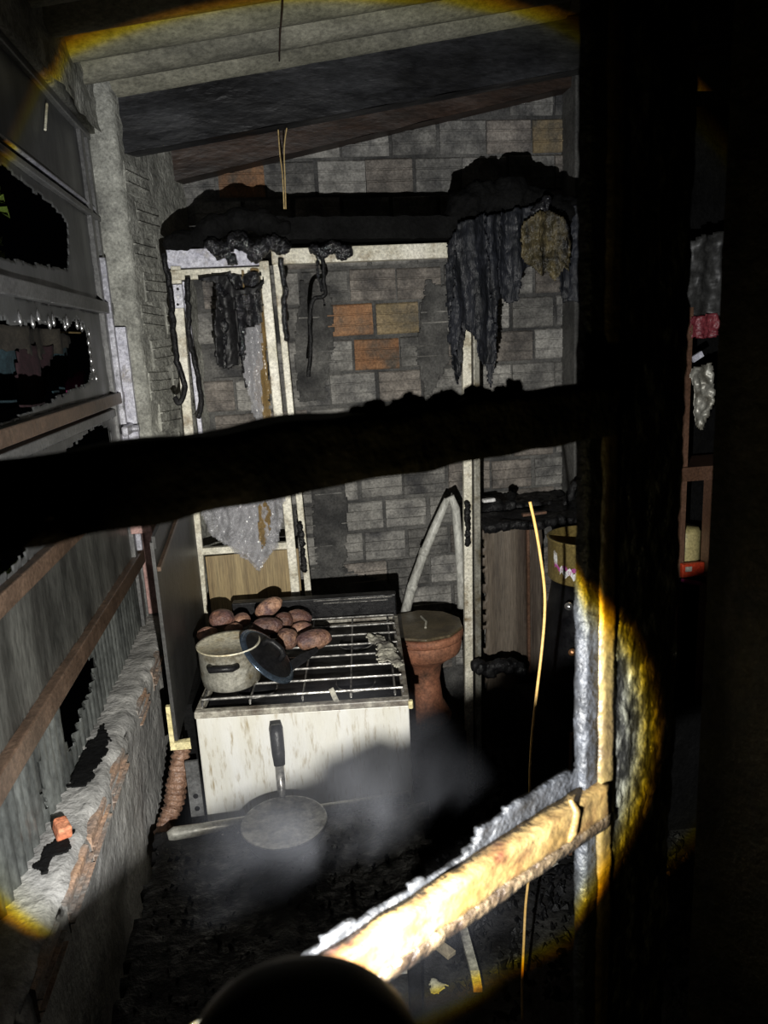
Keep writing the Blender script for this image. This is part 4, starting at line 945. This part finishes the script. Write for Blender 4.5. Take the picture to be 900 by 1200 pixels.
for (x, y, dx, dy) in ((-8, 236, 14, 2), (-6, 246, 18, 10), (-10, 232, 10, -8), (-6, 288, 8, -3), (-8, 300, 10, 6), (-14, 262, 12, 4), (-6, 306, 12, -2)):
    p, q = atx(x-10, y-3, -.60), atx(x+dx, y+dy, -.60); mid = p.lerp(q, .5); wv = Vector((0, 0, .010)); n_ = Vector((.02, 0, .004))
    MB().add([p, mid+wv+n_, q, mid-wv+n_, mid+Vector((.006, 0, 0))], [(0, 1, 4), (1, 2, 4), (2, 3, 4), (3, 0, 4)]).build('leaf', 'leaf', pl)

# --- debris
tag(MB().box(Vector((-.452, 1.285, LZ+.018)), (.026, .040, .024), Euler((.1, .1, .5)).to_matrix()).disp(.005, 40).build('brick_fragment', 'brick_red', bev=.004), 'bright orange-red brick fragment lying on the ledge', 'brick fragment')
def chunk(rng, c, r, mb):
    bm_ = [Vector((rng.gauss(0, 1), rng.gauss(0, 1), rng.gauss(0, .7))).normalized()*r*rng.uniform(.6, 1.2) for _ in range(4)]
    a = [c+b_ for b_ in bm_]+[c+Vector((0, 0, r*.9)), c-Vector((0, 0, r*.7))]
    mb.add(a, [(0, 1, 4), (1, 2, 4), (2, 3, 4), (3, 0, 4), (1, 0, 5), (2, 1, 5), (3, 2, 5), (0, 3, 5)])
rng = random.Random(3)
mb = MB()
for k in range(2600):
    x = rng.uniform(.33, 1.25); y = rng.uniform(1.5, 2.95)
    if k > 2300: x = rng.uniform(-.34, .15); y = rng.uniform(1.05+max(0, 0), 1.5)
    z = (.02+.07*abs(noise.noise(Vector((x*3, y*3, 5))))) if k <= 2300 else TZ+.012
    chunk(rng, Vector((x, y, z)), rng.uniform(.004, .022) if k <= 2300 else rng.uniform(.003, .009), mb)
tag(mb.build('ash_debris', 'char'), 'black glistening cinders strewn over floor and table', 'debris', kind='stuff')
def stick(name, pa, pb, Z0, Z1, wid, m_, label, cat, th=.012):
    a, b2 = atz(*pa, Z0), atz(*pb, Z1)
    return tag(MB().beam(a, b2, th, wid).disp(.003, 30).build(name, m_, bev=.002), label, cat)
st = thing('burnt_stick', atz(552, 1120, .12), 'pale burnt stick with a yellow end lying below the window bar', 'stick')
a, b2, c = atz(543, 1090, .12), atz(556, 1140, .12), atz(560, 1160, .12)
MB().beam(a, b2, .014, .022).disp(.003, 30).build('shaft', 'paper', st); MB().beam(b2, c, .015, .023).disp(.003, 30).build('tip', 'foam', st)
stick('timber_offcut', (500, 1035), (522, 1062), .07, .07, .035, 'pale_wood', 'pale timber offcut among the cinders behind the window bar', 'offcut', .02)
stick('timber_offcut', (505, 1100), (530, 1120), .07, .07, .03, 'pale_wood', 'short pale lath on the floor beside the burnt stick', 'offcut')
def flake(px, py, Z, r, label, seed):
    c = atz(px, py, Z); P = [(c.x+r*(.7+.5*noise.noise(Vector((k*1.7, seed, 0))))*math.cos(k*.9), c.y+r*(.7+.5*noise.noise(Vector((k*1.3, seed, 5))))*math.sin(k*.9)) for k in range(7)]
    o = sheet('paper_flake', P, 'paper', None, cell=.004, thick=.002, origin=(0, 0, Z), uy=(0, 1, 0), rag=.010, seed=seed, fold=folds(.002, 60, seed, .018, 18))
    return tag(o, label, 'flake')
flake(512, 1158, .07, .035, 'light paper flake on the floor under the window bar', 1)
flake(620, 940, .20, .04, 'grey paper flake beside the orange wire', 2)
flake(645, 1012, .08, .04, 'grey flake lying left of the foreground post', 3)
flake(498, 1095, .07, .03, 'small pale flake beside the timber offcut', 4)
stick('burnt_lath', (395, 948), (470, 938), .55, .56, .016, 'char', 'thin burnt lath lying across in front of the stove', 'lath')
bcrumb = atz(238, 1182, .60)
tag(lump('wrapper', [(bcrumb, .012, (1.5, 1, .6)), (bcrumb+Vector((.02, .01, .0)), .010)], 'foam', amp=.006, size=.015, voxel=.004), 'small yellowish crumpled wrapper on the black table', 'wrapper')
tag(lump('charred_bundle', [(at(562+12*k, 782+3*math.sin(k*2), 2.42), .03+.006*math.sin(k*3)) for k in range(5)], 'char', amp=.014, size=.03), 'charred wrinkled bundle at the foot of the right cabinet stile', 'char')

# --- smoke drifting over the table
sm = bpy.data.materials.new('smoke'); sm.use_nodes = True; n = sm.node_tree.nodes; L = sm.node_tree.links; n.clear()
out = n.new('ShaderNodeOutputMaterial'); pv = n.new('ShaderNodeVolumePrincipled'); tcn = n.new('ShaderNodeTexCoord')
pv.inputs['Color'].default_value = (.74, .78, .90, 1); pv.inputs['Anisotropy'].default_value = .2
mp = n.new('ShaderNodeMapping'); L.new(tcn.outputs['Object'], mp.inputs[0])
no = n.new('ShaderNodeTexNoise'); no.inputs['Scale'].default_value = 7; no.inputs['Detail'].default_value = 4; no.inputs['Distortion'].default_value = 1.2
L.new(mp.outputs[0], no.inputs['Vector'])
vl = n.new('ShaderNodeVectorMath'); vl.operation = 'LENGTH'
sc_ = n.new('ShaderNodeVectorMath'); sc_.operation = 'MULTIPLY'; sc_.inputs[1].default_value = (1/.21, 1/.30, 1/.17)
L.new(tcn.outputs['Object'], sc_.inputs[0]); L.new(sc_.outputs[0], vl.inputs[0])
fo = n.new('ShaderNodeMapRange'); fo.inputs[1].default_value = .1; fo.inputs[2].default_value = 1; fo.inputs[3].default_value = 1; fo.inputs[4].default_value = 0
L.new(vl.outputs['Value'], fo.inputs[0])
nr = n.new('ShaderNodeMapRange'); nr.inputs[1].default_value = .40; nr.inputs[2].default_value = .70; nr.inputs[3].default_value = 0; nr.inputs[4].default_value = 1
L.new(no.outputs['Fac'], nr.inputs[0])
mu = n.new('ShaderNodeMath'); mu.operation = 'MULTIPLY'; L.new(fo.outputs[0], mu.inputs[0]); L.new(nr.outputs[0], mu.inputs[1])
m2 = n.new('ShaderNodeMath'); m2.operation = 'MULTIPLY'; m2.inputs[1].default_value = 1.9; L.new(mu.outputs[0], m2.inputs[0])
L.new(m2.outputs[0], pv.inputs['Density']); L.new(pv.outputs[0], out.inputs['Volume'])
MATS['smoke'] = sm
sc0 = at(405, 985, .80)
me = bpy.data.meshes.new('smoke'); bm = bmesh.new(); bmesh.ops.create_icosphere(bm, subdivisions=3, radius=1, matrix=Matrix.Diagonal((.21, .30, .17, 1))); bm.to_mesh(me); bm.free()
me.materials.append(sm); so = bpy.data.objects.new('smoke', me); COL.objects.link(so); so.location = sc0
tag(so, 'thin grey smoke drifting above the burnt table', 'smoke', kind='stuff')
